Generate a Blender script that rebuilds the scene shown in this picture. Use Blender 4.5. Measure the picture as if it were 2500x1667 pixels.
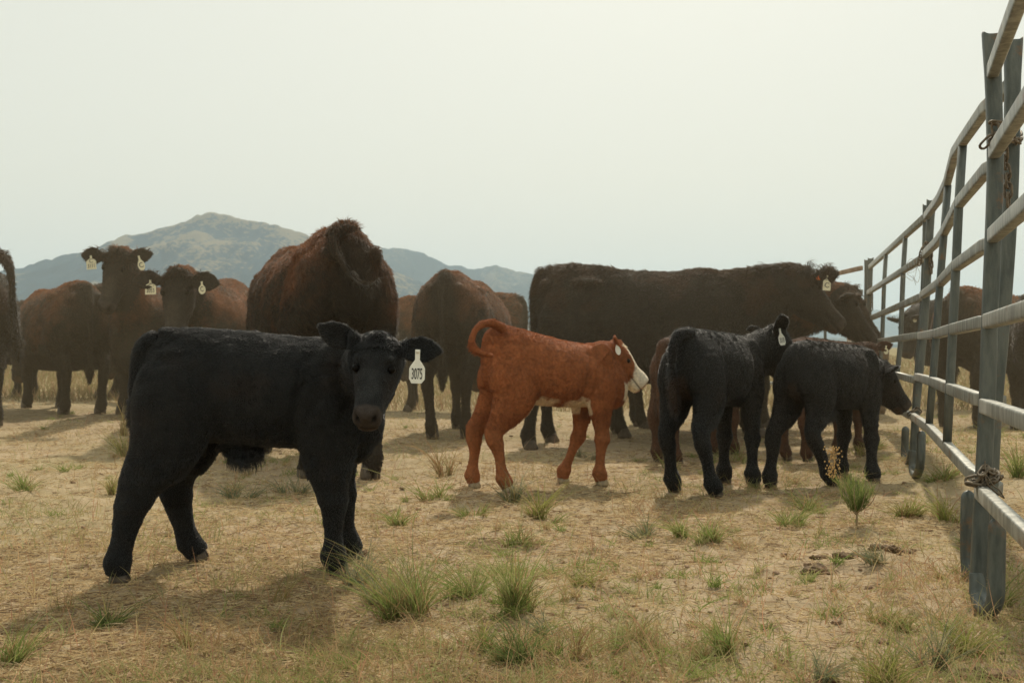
import bpy, bmesh, math, random
import numpy as np
from mathutils import Vector, Matrix

random.seed(7)
RNG = np.random.default_rng(11)
for o in list(bpy.data.objects):
    bpy.data.objects.remove(o)
SC = bpy.context.scene
COL = SC.collection
R = math.radians

# ------------------------------------------------------------------ camera
F = 2430.6          # focal length in photo pixels (35 mm lens)
HZ = 848.0          # horizon row in the photo
CH = 0.78           # camera height
cam_d = bpy.data.cameras.new('camera')
cam = bpy.data.objects.new('camera', cam_d)
COL.objects.link(cam)
cam.location = (0, 0, CH)
cam.rotation_euler = (R(90), 0, 0)
cam_d.lens = 35
cam_d.sensor_width = 36
cam_d.shift_y = (HZ - 833.5) / 2500
cam_d.clip_start = 0.05
cam_d.clip_end = 30000
cam_d.dof.use_dof = True
cam_d.dof.focus_distance = 3.35
cam_d.dof.aperture_fstop = 7.1
SC.camera = cam

# ------------------------------------------------------------------ sky, sun, exposure
SUN_EL, SUN_AZ = 50, 12       # azimuth measured from +Y (away from the camera) towards +X
w = bpy.data.worlds.new('World')
SC.world = w
w.use_nodes = True
nt = w.node_tree
nt.nodes.clear()
wo = nt.nodes.new('ShaderNodeOutputWorld')
bg = nt.nodes.new('ShaderNodeBackground')
sky = nt.nodes.new('ShaderNodeTexSky')
sky.sky_type = 'NISHITA'
sky.sun_disc = False
sky.sun_elevation = R(SUN_EL)
sky.sun_rotation = R(SUN_AZ)
sky.air_density = 1.0
sky.dust_density = 8.0
sky.ozone_density = 1.0
mixs = nt.nodes.new('ShaderNodeMixRGB')
mixs.inputs[0].default_value = 0.86
mixs.inputs[2].default_value = (7.55, 7.5, 6.35, 1)     # bright smoke-veiled overcast
nt.links.new(sky.outputs[0], mixs.inputs[1])
nt.links.new(mixs.outputs[0], bg.inputs[0])
bg.inputs[1].default_value = 0.09
nt.links.new(bg.outputs[0], wo.inputs[0])

sl = bpy.data.lights.new('sun', 'SUN')
sl.energy = 2.9
sl.angle = R(2.0)
sl.color = (1.0, 0.90, 0.74)
sun = bpy.data.objects.new('sun', sl)
COL.objects.link(sun)
sd = Vector((math.sin(R(SUN_AZ)) * math.cos(R(SUN_EL)), math.cos(R(SUN_AZ)) * math.cos(R(SUN_EL)), math.sin(R(SUN_EL))))
sun.rotation_euler = sd.to_track_quat('Z', 'Y').to_euler()
sun.location = (3, 12, 14)
SC.view_settings.view_transform = 'Standard'
SC.view_settings.look = 'None'
SC.view_settings.gamma = 1
SC.view_settings.exposure = 0.36
SC.render.engine = 'CYCLES'
SC.render.resolution_x = 1024
SC.render.resolution_y = 682
SC.cycles.volume_bounces = 1

# ------------------------------------------------------------------ helpers
def W(px, py, d):
    return Vector(((px - 1250) * d / F, d, CH - (py - HZ) * d / F))

def sstep(t):
    t = np.clip(t, 0, 1)
    return t * t * (3 - 2 * t)

def vnoise(P, seed=0):
    """value noise in 0..1, P is (n,3)"""
    P = np.asarray(P, float)
    i = np.floor(P).astype(np.int64)
    f = P - i
    f = f * f * (3 - 2 * f)
    def h(ix, iy, iz):
        n = (ix * 374761393 + iy * 668265263 + iz * 2147483647 + seed * 974711) & 0xffffffff
        n = ((n ^ (n >> 13)) * 1274126177) & 0xffffffff
        n = ((n ^ (n >> 16)) * 2246822519) & 0xffffffff
        return ((n ^ (n >> 15)) & 0xffffff) / float(0xffffff)
    out = 0
    for a in (0, 1):
        for b in (0, 1):
            for c in (0, 1):
                wgt = (f[:, 0] if a else 1 - f[:, 0]) * (f[:, 1] if b else 1 - f[:, 1]) * (f[:, 2] if c else 1 - f[:, 2])
                out = out + wgt * h(i[:, 0] + a, i[:, 1] + b, i[:, 2] + c)
    return out

def fbm(P, octs=4, seed=0, gain=0.5):
    P = np.asarray(P, float)
    s, a, tot = 0, 1.0, 0
    for o in range(octs):
        s = s + a * vnoise(P * 2 ** o + 17.3 * o, seed + o)
        tot += a
        a *= gain
    return s / tot

def gh(x, y):
    """broad ground height"""
    x = np.asarray(x, float); y = np.asarray(y, float)
    a = 0.12 * sstep((y - 6.2) / 2.6) * sstep((-x - 1.2) / 1.8)
    b = 0.09 * sstep((x - 2.25) / 0.5) * sstep((y - 4.2) / 1.3) * (1 - sstep((y - 7.5) / 2.0))
    return a + b

def obj(name, me, mat=None, parent=None):
    o = bpy.data.objects.new(name, me)
    COL.objects.link(o)
    if mat is not None:
        me.materials.append(mat)
    if parent is not None:
        o.parent = parent
    return o

def tag(o, label=None, cat=None, group=None, kind=None):
    if label: o['label'] = label
    if cat: o['category'] = cat
    if group: o['group'] = group
    if kind: o['kind'] = kind
    return o

def empty(name, loc, rz=0):
    o = bpy.data.objects.new(name, None)
    o.empty_display_size = 0.1
    COL.objects.link(o)
    o.location = loc
    o.rotation_euler = (0, 0, rz)
    return o

def mesh_np(name, V, faces=None, tris=None, quads=None, smooth=True):
    me = bpy.data.meshes.new(name)
    V = np.asarray(V, np.float32)
    if faces is not None:
        me.from_pydata([tuple(map(float, v)) for v in V], [], faces)
    else:
        nt_ = 0 if tris is None else len(tris)
        nq = 0 if quads is None else len(quads)
        me.vertices.add(len(V))
        me.vertices.foreach_set('co', V.ravel())
        idx = []
        if nt_: idx.append(np.asarray(tris, np.int32).ravel())
        if nq: idx.append(np.asarray(quads, np.int32).ravel())
        idx = np.concatenate(idx)
        me.loops.add(len(idx))
        me.loops.foreach_set('vertex_index', idx)
        me.polygons.add(nt_ + nq)
        st = np.concatenate([np.arange(nt_) * 3, nt_ * 3 + np.arange(nq) * 4]).astype(np.int32)
        me.polygons.foreach_set('loop_start', st)
        me.update(calc_edges=True)
    if smooth:
        me.polygons.foreach_set('use_smooth', np.ones(len(me.polygons), bool))
    me.update()
    return me

def set_col(me, C, name='col', domain='POINT'):
    a = me.attributes.new(name, 'FLOAT_COLOR', domain)
    C = np.asarray(C, np.float32)
    if C.shape[1] == 3:
        C = np.hstack([C, np.ones((len(C), 1), np.float32)])
    a.data.foreach_set('color', C.astype(np.float32).ravel())

# ------------------------------------------------------------------ materials
def newmat(name):
    m = bpy.data.materials.new(name)
    m.use_nodes = True
    m.node_tree.nodes.clear()
    return m, m.node_tree

def N(nt, t, **kw):
    n = nt.nodes.new(t)
    for k, v in kw.items():
        setattr(n, k, v)
    return n

def principled(name, color=(.5, .5, .5), rough=.6, attr=None, metal=0, spec=.5, noise=None, bump=None, coat=0):
    m, nt = newmat(name)
    out = N(nt, 'ShaderNodeOutputMaterial')
    b = N(nt, 'ShaderNodeBsdfPrincipled')
    b.inputs['Base Color'].default_value = (*color, 1)
    b.inputs['Roughness'].default_value = rough
    b.inputs['Metallic'].default_value = metal
    b.inputs['Specular IOR Level'].default_value = spec
    b.inputs['Coat Weight'].default_value = coat
    nt.links.new(b.outputs[0], out.inputs[0])
    src = None
    if attr:
        a = N(nt, 'ShaderNodeAttribute', attribute_name=attr)
        src = a.outputs['Color']
    if noise:        # (scale, strength, detail)
        tc = N(nt, 'ShaderNodeTexCoord')
        no = N(nt, 'ShaderNodeTexNoise')
        no.inputs['Scale'].default_value = noise[0]
        no.inputs['Detail'].default_value = noise[2]
        nt.links.new(tc.outputs['Object'], no.inputs['Vector'])
        mr = N(nt, 'ShaderNodeMapRange')
        mr.inputs[1].default_value = .3; mr.inputs[2].default_value = .7
        mr.inputs[3].default_value = 1 - noise[1]; mr.inputs[4].default_value = 1 + noise[1]
        nt.links.new(no.outputs[0], mr.inputs[0])
        mx = N(nt, 'ShaderNodeVectorMath', operation='SCALE')
        if src: nt.links.new(src, mx.inputs[0])
        else: mx.inputs[0].default_value = color
        nt.links.new(mr.outputs[0], mx.inputs['Scale'])
        src = mx.outputs[0]
    if src: nt.links.new(src, b.inputs['Base Color'])
    if bump:         # (scale, strength, distance)
        tc = N(nt, 'ShaderNodeTexCoord')
        no = N(nt, 'ShaderNodeTexNoise')
        no.inputs['Scale'].default_value = bump[0]
        no.inputs['Detail'].default_value = 6
        nt.links.new(tc.outputs['Object'], no.inputs['Vector'])
        bp = N(nt, 'ShaderNodeBump')
        bp.inputs['Strength'].default_value = bump[1]
        bp.inputs['Distance'].default_value = bump[2]
        nt.links.new(no.outputs[0], bp.inputs['Height'])
        nt.links.new(bp.outputs[0], b.inputs['Normal'])
    return m

def fur_material(name, attr='col', rough=.45, trans=.35, spec=.35):
    """strand material: coloured reflection plus light passing through the hair"""
    m, nt = newmat(name)
    out = N(nt, 'ShaderNodeOutputMaterial')
    a = N(nt, 'ShaderNodeAttribute', attribute_name=attr)
    b = N(nt, 'ShaderNodeBsdfPrincipled')
    b.inputs['Roughness'].default_value = rough
    b.inputs['Specular IOR Level'].default_value = spec
    nt.links.new(a.outputs['Color'], b.inputs['Base Color'])
    t = N(nt, 'ShaderNodeBsdfTranslucent')
    nt.links.new(a.outputs['Color'], t.inputs[0])
    mx = N(nt, 'ShaderNodeMixShader')
    mx.inputs[0].default_value = trans
    nt.links.new(b.outputs[0], mx.inputs[1]); nt.links.new(t.outputs[0], mx.inputs[2])
    nt.links.new(mx.outputs[0], out.inputs[0])
    return m

M = {}
M['hide'] = principled('hide', attr='col', rough=.75, spec=.2, noise=(60, .25, 3), bump=(90, .5, .004))
M['fur'] = fur_material('fur', rough=.38, trans=.30, spec=.55)
M['fur_rust'] = fur_material('fur_rust', rough=.42, trans=.55, spec=.5)
M['fur_gloss'] = fur_material('fur_gloss', rough=.34, trans=.12, spec=.75)
M['eye'] = principled('eye', (.006, .005, .004), .30, spec=.06)
M['hoof'] = principled('hoof', (.09, .07, .05), .6, noise=(40, .4, 4), bump=(60, .4, .003))
M['hoof_pale'] = principled('hoof_pale', (.34, .28, .19), .6, noise=(40, .3, 4), bump=(60, .4, .003))
M['tag'] = principled('tag_plastic', (.74, .70, .50), .45, noise=(35, .12, 4))
M['tag_white'] = principled('tag_plastic_white', (.80, .78, .68), .4, noise=(35, .1, 4))
M['tag_orange'] = principled('tag_orange', (.85, .20, .03), .4)
M['ink'] = principled('ink', (.015, .013, .012), .6)

# galvanised steel with weathering streaks and rust
def steel(name, base, streak, rust=.0):
    m, nt = newmat(name)
    out = N(nt, 'ShaderNodeOutputMaterial')
    b = N(nt, 'ShaderNodeBsdfPrincipled')
    tc = N(nt, 'ShaderNodeTexCoord')
    mp = N(nt, 'ShaderNodeMapping')
    mp.inputs['Scale'].default_value = (30, 30, 6)
    n1 = N(nt, 'ShaderNodeTexNoise'); n1.inputs['Scale'].default_value = 1.2; n1.inputs['Detail'].default_value = 8; n1.inputs['Roughness'].default_value = .65
    nt.links.new(tc.outputs['Object'], mp.inputs['Vector']); nt.links.new(mp.outputs[0], n1.inputs['Vector'])
    r1 = N(nt, 'ShaderNodeValToRGB')
    r1.color_ramp.elements[0].position = .40; r1.color_ramp.elements[0].color = (*base, 1)
    r1.color_ramp.elements[1].position = .62; r1.color_ramp.elements[1].color = (*streak, 1)
    nt.links.new(n1.outputs[0], r1.inputs[0])
    n2 = N(nt, 'ShaderNodeTexNoise'); n2.inputs['Scale'].default_value = 7; n2.inputs['Detail'].default_value = 7; n2.inputs['Roughness'].default_value = .7
    nt.links.new(tc.outputs['Object'], n2.inputs['Vector'])
    r2 = N(nt, 'ShaderNodeValToRGB')
    r2.color_ramp.elements[0].position = .60 - rust; r2.color_ramp.elements[0].color = (0, 0, 0, 1)
    r2.color_ramp.elements[1].position = .72 - rust; r2.color_ramp.elements[1].color = (1, 1, 1, 1)
    nt.links.new(n2.outputs[0], r2.inputs[0])
    mx = N(nt, 'ShaderNodeMixRGB')
    mx.inputs[2].default_value = (.20, .115, .06, 1)
    nt.links.new(r2.outputs[0], mx.inputs[0]); nt.links.new(r1.outputs[0], mx.inputs[1])
    nt.links.new(mx.outputs[0], b.inputs['Base Color'])
    b.inputs['Metallic'].default_value = .35
    b.inputs['Roughness'].default_value = .46
    n3 = N(nt, 'ShaderNodeTexNoise'); n3.inputs['Scale'].default_value = 160; n3.inputs['Detail'].default_value = 3
    nt.links.new(tc.outputs['Object'], n3.inputs['Vector'])
    bp = N(nt, 'ShaderNodeBump'); bp.inputs['Strength'].default_value = .35; bp.inputs['Distance'].default_value = .002
    nt.links.new(n3.outputs[0], bp.inputs['Height']); nt.links.new(bp.outputs[0], b.inputs['Normal'])
    nt.links.new(b.outputs[0], out.inputs[0])
    return m
M['steel'] = steel('galvanised_steel', (.075, .088, .082), (.13, .142, .128), .02)
M['rail'] = steel('galvanised_rail', (.20, .203, .180), (.385, .385, .345), .035)
M['rusty_rail'] = steel('rusty_rail', (.33, .20, .13), (.40, .30, .22), .10)
M['chain'] = principled('chain_metal', (.15, .12, .085), .6, metal=.4, noise=(80, .4, 3))
M['wire'] = principled('wire_metal', (.20, .17, .13), .5, metal=.5)
M['dung'] = principled('dung', (.15, .095, .048), .9, noise=(35, .5, 5), bump=(60, 1, .01))
M['mud'] = principled('dried_mud', (.33, .20, .10), .9, noise=(60, .4, 5), bump=(90, 1, .004))

def blade_material(name, trans=.35):
    return fur_material(name, 'col', .7, trans, .15)
M['blade'] = blade_material('grass_blades', .5)

# ------------------------------------------------------------------ ground
def sinh_axis(lo, hi, c, k, n):
    a = np.arcsinh((lo - c) * k); b = np.arcsinh((hi - c) * k)
    return c + np.sinh(np.linspace(a, b, n)) / k

def fine_ground(x, y):
    x = np.asarray(x, float).ravel(); y = np.asarray(y, float).ravel()
    P = np.stack([x, y, np.zeros_like(x)], 1)
    z = gh(x, y)
    near = np.clip(30 / (1 + np.abs(y) + np.abs(x)), 0, 1)
    z = z + (fbm(P * 2.2, 3, 3) - .5) * .045 * near
    z = z + (fbm(P * 9.0, 3, 5) - .5) * .040 * near
    lump = np.clip(fbm(P * 17.0, 2, 8) - .56, 0, 1)
    z = z + lump * .06 * near
    return z

xs = sinh_axis(-9000, 9000, 0, .9, 620)
ys = sinh_axis(-9000, 9500, 3.0, .9, 620)
X, Y = np.meshgrid(xs, ys)
Z = fine_ground(X, Y)
V = np.stack([X.ravel(), Y.ravel(), Z], 1)
nx, ny = len(xs), len(ys)
ii = (np.arange(ny - 1)[:, None] * nx + np.arange(nx - 1)[None, :]).ravel()
quads = np.stack([ii, ii + 1, ii + nx + 1, ii + nx], 1)
gm = mesh_np('ground', V, quads=quads)

def ground_material():
    m, nt = newmat('dry_soil')
    out = N(nt, 'ShaderNodeOutputMaterial')
    b = N(nt, 'ShaderNodeBsdfPrincipled')
    b.inputs['Roughness'].default_value = .95
    b.inputs['Specular IOR Level'].default_value = .1
    tc = N(nt, 'ShaderNodeTexCoord')
    def noise(sc, det, rough=.6, vec=None):
        n = N(nt, 'ShaderNodeTexNoise')
        n.inputs['Scale'].default_value = sc; n.inputs['Detail'].default_value = det; n.inputs['Roughness'].default_value = rough
        nt.links.new(vec or tc.outputs['Object'], n.inputs['Vector'])
        return n.outputs[0]
    def ramp(src, stops):
        r = N(nt, 'ShaderNodeValToRGB')
        el = r.color_ramp.elements
        while len(el) < len(stops): el.new(.5)
        for e, (p, c) in zip(el, stops):
            e.position = p; e.color = (*c, 1)
        nt.links.new(src, r.inputs[0])
        return r.outputs[0]
    def mix(f, a, b_):
        x = N(nt, 'ShaderNodeMixRGB')
        nt.links.new(f, x.inputs[0]); nt.links.new(a, x.inputs[1])
        if isinstance(b_, tuple): x.inputs[2].default_value = (*b_, 1)
        else: nt.links.new(b_, x.inputs[2])
        return x.outputs[0]
    soil = ramp(noise(5, 9, .72), [(.30, (.18, .125, .070)), (.46, (.375, .285, .185)), (.70, (.52, .415, .292))])
    # straw fibres: stretched noise at several angles
    fib = None
    for ang in (.3, 1.3, 2.4):
        mp = N(nt, 'ShaderNodeMapping')
        mp.inputs['Rotation'].default_value = (0, 0, ang)
        mp.inputs['Scale'].default_value = (10, 130, 10)
        nt.links.new(tc.outputs['Object'], mp.inputs['Vector'])
        v = noise(1, 3, .6, mp.outputs[0])
        v = ramp(v, [(.58, (0, 0, 0)), (.68, (1, 1, 1))])
        if fib is None: fib = v
        else:
            mm = N(nt, 'ShaderNodeMixRGB', blend_type='LIGHTEN'); mm.inputs[0].default_value = 1
            nt.links.new(fib, mm.inputs[1]); nt.links.new(v, mm.inputs[2]); fib = mm.outputs[0]
    sc = N(nt, 'ShaderNodeMath', operation='MULTIPLY'); sc.inputs[1].default_value = .55
    nt.links.new(fib, sc.inputs[0])
    c = mix(sc.outputs[0], soil, (.50, .385, .225))
    grassy = ramp(noise(.55, 6, .65), [(.45, (0, 0, 0)), (.62, (1, 1, 1))])
    s2 = N(nt, 'ShaderNodeMath', operation='MULTIPLY'); s2.inputs[1].default_value = .5
    nt.links.new(grassy, s2.inputs[0])
    c = mix(s2.outputs[0], c, (.27, .235, .115))
    # distance: straw yellow plain with grass
    sep = N(nt, 'ShaderNodeSeparateXYZ'); nt.links.new(tc.outputs['Object'], sep.inputs[0])
    mr = N(nt, 'ShaderNodeMapRange'); mr.inputs[1].default_value = 7; mr.inputs[2].default_value = 22
    nt.links.new(sep.outputs[1], mr.inputs[0])
    far = ramp(noise(.35, 8, .7), [(.35, (.165, .142, .072)), (.65, (.27, .225, .118))])
    c = mix(mr.outputs[0], c, far)
    nt.links.new(c, b.inputs['Base Color'])
    bp = N(nt, 'ShaderNodeBump'); bp.inputs['Strength'].default_value = .8; bp.inputs['Distance'].default_value = .02
    nt.links.new(noise(38, 7, .7), bp.inputs['Height'])
    nt.links.new(bp.outputs[0], b.inputs['Normal'])
    nt.links.new(b.outputs[0], out.inputs[0])
    return m
M['soil'] = ground_material()
tag(obj('ground', gm, M['soil']), kind='structure')

def ground_z(x, y):
    return float(fine_ground([x], [y])[0])

# ------------------------------------------------------------------ hills
def hill_material(name, tan, scrub, t0=.42, t1=.58):
    m, nt = newmat(name)
    out = N(nt, 'ShaderNodeOutputMaterial')
    b = N(nt, 'ShaderNodeBsdfPrincipled'); b.inputs['Roughness'].default_value = 1; b.inputs['Specular IOR Level'].default_value = 0
    a = N(nt, 'ShaderNodeAttribute', attribute_name='col')
    tc = N(nt, 'ShaderNodeTexCoord')
    n = N(nt, 'ShaderNodeTexNoise'); n.inputs['Scale'].default_value = .045; n.inputs['Detail'].default_value = 9; n.inputs['Roughness'].default_value = .7
    nt.links.new(tc.outputs['Object'], n.inputs['Vector'])
    ad = N(nt, 'ShaderNodeMath', operation='ADD')
    sep = N(nt, 'ShaderNodeSeparateColor'); nt.links.new(a.outputs['Color'], sep.inputs[0])
    nt.links.new(n.outputs[0], ad.inputs[0]); nt.links.new(sep.outputs[0], ad.inputs[1])
    r = N(nt, 'ShaderNodeValToRGB')
    r.color_ramp.elements[0].position = t0; r.color_ramp.elements[0].color = (*tan, 1)
    r.color_ramp.elements[1].position = t1; r.color_ramp.elements[1].color = (*scrub, 1)
    nt.links.new(ad.outputs[0], r.inputs[0])
    nt.links.new(r.outputs[0], b.inputs['Base Color'])
    nt.links.new(b.outputs[0], out.inputs[0])
    return m

def hills(name, prof, D, depth, mat, nxx=420, nyy=150, seed=1, rough=1.0, bias=0.0, sumtan=True):
    """terrain whose skyline at distance D follows prof [(px,py)]; ridge relief is real"""
    px = np.array([p[0] for p in prof], float); py = np.array([p[1] for p in prof], float)
    xs = np.linspace((px[0] - 1250) * D / F, (px[-1] - 1250) * D / F, nxx)
    hh = np.interp(xs, (px - 1250) * D / F, CH + (HZ - py) * D / F)
    ys = np.linspace(-depth, depth * .8, nyy)
    X, Yr = np.meshgrid(xs, ys)
    hh = hh + (fbm(np.stack([xs / 60, xs * 0, xs * 0], 1), 4, seed + 3) - .5) * 12 * (D / 3400)
    H = np.tile(hh, (nyy, 1))
    t = np.abs(Yr) / np.where(Yr < 0, depth, depth * .8)
    P = np.stack([X.ravel() / (depth * .22), Yr.ravel() / (depth * .40), np.zeros(X.size)], 1)
    warp = (fbm(P * .7, 3, seed + 30) - .5)[:, None] * np.array([[1.3, .3, 0]])
    rid = 1 - np.abs(2 * fbm(P + warp, 5, seed, .55) - 1) * 1.6
    rid = rid.reshape(X.shape)
    fall = (1 - t) ** 1.25
    k = np.clip(t * 5, 0, 1)
    Z = H * fall * (1 - k * .34 * rough * (1 - rid)) + (rid - .6) * 0.06 * H.max() * k * np.clip(1 - t, 0, 1) * rough
    small = (fbm(P * 14, 3, seed + 9) - .5).reshape(X.shape)
    Z = Z + small * H.max() * .03 * np.clip(1 - t, 0, 1)
    Z = np.where(t > .985, -4, Z)
    V = np.stack([X.ravel(), (Yr + D).ravel(), Z.ravel()], 1)
    ii = (np.arange(nyy - 1)[:, None] * nxx + np.arange(nxx - 1)[None, :]).ravel()
    q = np.stack([ii, ii + 1, ii + nxx + 1, ii + nxx], 1)
    me = mesh_np(name, V, quads=q)
    scr = (fbm(P * 2.1, 4, seed + 50) - .5) * .5 + (.6 - rid.ravel()) * .35 + bias
    if sumtan:
        hn = Z.ravel() / H.max()
        scr = scr - np.clip(hn - .62, 0, 1) * 1.2 - np.clip(.25 - hn, 0, 1) * .3
    set_col(me, np.stack([scr] * 3, 1))
    return tag(obj(name, me, mat), kind='structure')

hm1 = hill_material('hill_grass_scrub', (.18, .150, .095), (.022, .044, .058), .46, .55)
hm2 = hill_material('far_hill', (.13, .125, .095), (.030, .050, .054), .38, .54)
hills('hills', [(-900, 790), (-500, 745), (-200, 700), (57, 652), (115, 630), (189, 617), (258, 595), (304, 575), (367, 565), (430, 546),
                (488, 523), (525, 516), (551, 523), (608, 539), (683, 547), (758, 577), (830, 600), (960, 660), (1150, 740), (1400, 815)],
      3400, 1250, hm1, seed=4, bias=.19)
hills('hills', [(500, 800), (700, 690), (850, 625), (941, 607), (970, 602), (1022, 612), (1085, 641), (1159, 655), (1211, 644), (1246, 657),
                (1297, 667), (1400, 690), (1550, 720), (1700, 760), (1850, 800), (2000, 825)],
      4600, 1300, hm2, seed=14, bias=.10, sumtan=False)
hills('hills', [(1700, 830), (1850, 800), (1980, 770), (2060, 752), (2125, 751), (2148, 759), (2175, 768), (2211, 764), (2236, 757), (2330, 748), (2480, 770),
                (2700, 800), (2900, 830)],
      7800, 1100, hm2, seed=24, bias=.12, sumtan=False)

# ------------------------------------------------------------------ cattle
def catmull(P, m):
    """resample rows of P (n,k) with m steps per span"""
    P = np.asarray(P, float)
    Q = np.vstack([2 * P[0] - P[1], P, 2 * P[-1] - P[-2]])
    out = []
    for i in range(1, len(Q) - 2):
        for j in range(m):
            t = j / m
            p0, p1, p2, p3 = Q[i - 1], Q[i], Q[i + 1], Q[i + 2]
            out.append(.5 * ((2 * p1) + (-p0 + p2) * t + (2 * p0 - 5 * p1 + 4 * p2 - p3) * t * t + (-p0 + 3 * p1 - 3 * p2 + p3) * t ** 3))
    out.append(P[-1])
    return np.array(out)

class Soup:
    def __init__(s):
        s.V = []; s.F = []; s.n = 0
    def rings(s, rings):
        """rings: list of (n,3) arrays, closed tube with cap centres"""
        n = len(rings[0]); b = s.n
        s.V.append(np.vstack(rings))
        for r in range(len(rings) - 1):
            for i in range(n):
                j = (i + 1) % n
                s.F.append((b + r * n + i, b + r * n + j, b + (r + 1) * n + j, b + (r + 1) * n + i))
        c0 = b + n * len(rings); c1 = c0 + 1
        s.V.append(np.array([rings[0].mean(0), rings[-1].mean(0)]))
        for i in range(n):
            j = (i + 1) % n
            s.F.append((c0, b + j, b + i))
            k = b + (len(rings) - 1) * n
            s.F.append((c1, k + i, k + j))
        s.n = c1 + 1
    def limb(s, J, n=20, m=5, fwd=(1, 0, 0), lat=(0, 1, 0)):
        """J rows: x,y,z,rx,ry - sections perpendicular to the path"""
        A = catmull(J, m)
        pts = A[:, :3]
        T = np.gradient(pts, axis=0)
        T /= np.linalg.norm(T, axis=1)[:, None] + 1e-9
        fwd = np.array(fwd, float); lat = np.array(lat, float)
        th = np.linspace(0, 2 * math.pi, n, endpoint=False)
        rs = []
        for p, t, a in zip(pts, T, A):
            f = fwd - t * fwd.dot(t)
            if np.linalg.norm(f) < .2: f = np.array((0, 0, 1.)) - t * t[2]
            f /= np.linalg.norm(f)
            l = np.cross(t, f)
            rs.append(p + np.outer(np.cos(th), f) * a[3] + np.outer(np.sin(th), l) * a[4])
        s.rings(rs)
    def blob(s, c, r, n=18):
        c = np.array(c, float); r = np.array(r, float)
        th = np.linspace(0, 2 * math.pi, n, endpoint=False)
        rs = []
        for k in range(1, 10):
            a = math.pi * k / 10
            rs.append(c + np.stack([r[0] * np.cos(th) * math.sin(a), r[1] * np.sin(th) * math.sin(a), np.full(n, r[2] * math.cos(a))], 1))
        s.rings(rs)
    def mesh(s, name):
        return mesh_np(name, np.vstack(s.V), faces=s.F)

COW = dict(
    torso=[(-.86, 1.26, 1.02, .07), (-.81, 1.35, .90, .17), (-.72, 1.41, .78, .245), (-.60, 1.43, .71, .285), (-.42, 1.425, .66, .30), (-.20, 1.395, .58, .335),
           (.05, 1.375, .54, .355), (.28, 1.375, .54, .345), (.46, 1.40, .54, .30), (.60, 1.39, .54, .26), (.73, 1.34, .55, .21), (.83, 1.24, .60, .14), (.87, 1.12, .70, .07)],
    hind=[(-.60, .15, 1.18, .20, .12), (-.58, .19, .98, .245, .135), (-.57, .21, .80, .20, .115), (-.64, .20, .65, .125, .08), (-.735, .185, .53, .085, .055), (-.745, .18, .44, .062, .05),
          (-.72, .175, .30, .044, .040), (-.705, .175, .18, .044, .042), (-.70, .175, .12, .056, .052), (-.68, .175, .07, .052, .052), (-.665, .175, .035, .052, .052)],
    fore=[(.50, .14, 1.08, .19, .09), (.50, .18, .90, .17, .11), (.47, .20, .74, .14, .09), (.47, .19, .60, .088, .068), (.485, .18, .46, .060, .055), (.495, .18, .40, .062, .056), (.49, .175, .33, .046, .044),
          (.485, .175, .22, .040, .040), (.485, .175, .125, .054, .052), (.505, .175, .07, .050, .052), (.52, .175, .035, .052, .052)],
    head=[(-.12, -.06, .11, .10), (-.03, -.10, .19, .165), (.09, -.14, .25, .205), (.24, -.175, .29, .222), (.38, -.20, .295, .205), (.54, -.195, .25, .165),
          (.70, -.175, .195, .138), (.84, -.16, .172, .142), (.94, -.155, .155, .145), (1.0, -.16, .115, .108)],
    L=.52, ear=(.40, .150), eye=(.29, .055, .215, .040), neck=(.35, .175, .20, .115), tail=[(-.72, 0, 1.37, .055), (-.81, 0, 1.36, .045), (-.87, 0, 1.26, .036), (-.885, 0, 1.08, .028), (-.875, 0, .85, .026), (-.87, 0, .68, .034), (-.87, 0, .55, .040), (-.87, 0, .42, .014)],
    hoof=1.75, nz=(.60, 1.02), foot=.035)
CALF = dict(
    torso=[(-.41, .765, .62, .035), (-.39, .80, .57, .075), (-.345, .84, .52, .115), (-.26, .855, .485, .14), (-.13, .85, .465, .155), (.0, .84, .45, .165), (.12, .832, .445, .162),
           (.23, .828, .44, .147), (.31, .822, .435, .13), (.385, .80, .425, .105), (.44, .74, .46, .07), (.46, .68, .52, .035)],
    hind=[(-.28, .075, .72, .10, .065), (-.275, .085, .62, .135, .078), (-.27, .09, .52, .13, .070), (-.315, .088, .43, .098, .055), (-.372, .085, .355, .062, .040), (-.398, .085, .305, .053, .037),
          (-.380, .083, .20, .032, .029), (-.376, .083, .12, .032, .030), (-.370, .083, .07, .041, .037), (-.36, .083, .045, .038, .036), (-.352, .083, .022, .036, .036)],
    fore=[(.27, .065, .68, .10, .05), (.27, .082, .58, .10, .065), (.262, .09, .48, .088, .058), (.272, .085, .39, .062, .046), (.283, .083, .305, .042, .038), (.288, .083, .255, .043, .040), (.284, .083, .20, .031, .030),
          (.284, .083, .12, .029, .028), (.284, .083, .075, .040, .037), (.293, .083, .045, .037, .036), (.30, .083, .022, .036, .036)],
    head=[(-.13, -.06, .14, .13), (-.03, -.10, .22, .215), (.09, -.13, .275, .255), (.24, -.16, .31, .262), (.38, -.19, .315, .232), (.54, -.195, .275, .190),
          (.70, -.18, .225, .162), (.82, -.165, .20, .158), (.93, -.16, .185, .160), (.985, -.16, .155, .140), (1.01, -.16, .10, .10)],
    L=.305, ear=(.50, .155), eye=(.36, .05, .245, .045), neck=(.170, .10, .122, .090), tail=[(-.36, 0, .81, .035), (-.41, 0, .80, .030), (-.44, 0, .73, .024), (-.447, 0, .60, .02), (-.44, 0, .45, .022), (-.435, 0, .36, .02), (-.43, 0, .30, .008)],
    hoof=1.0, nz=(.34, .64), foot=.022)

def clean_norm(v):
    v = np.asarray(v, float)
    return v / (np.linalg.norm(v) + 1e-12)

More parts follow.
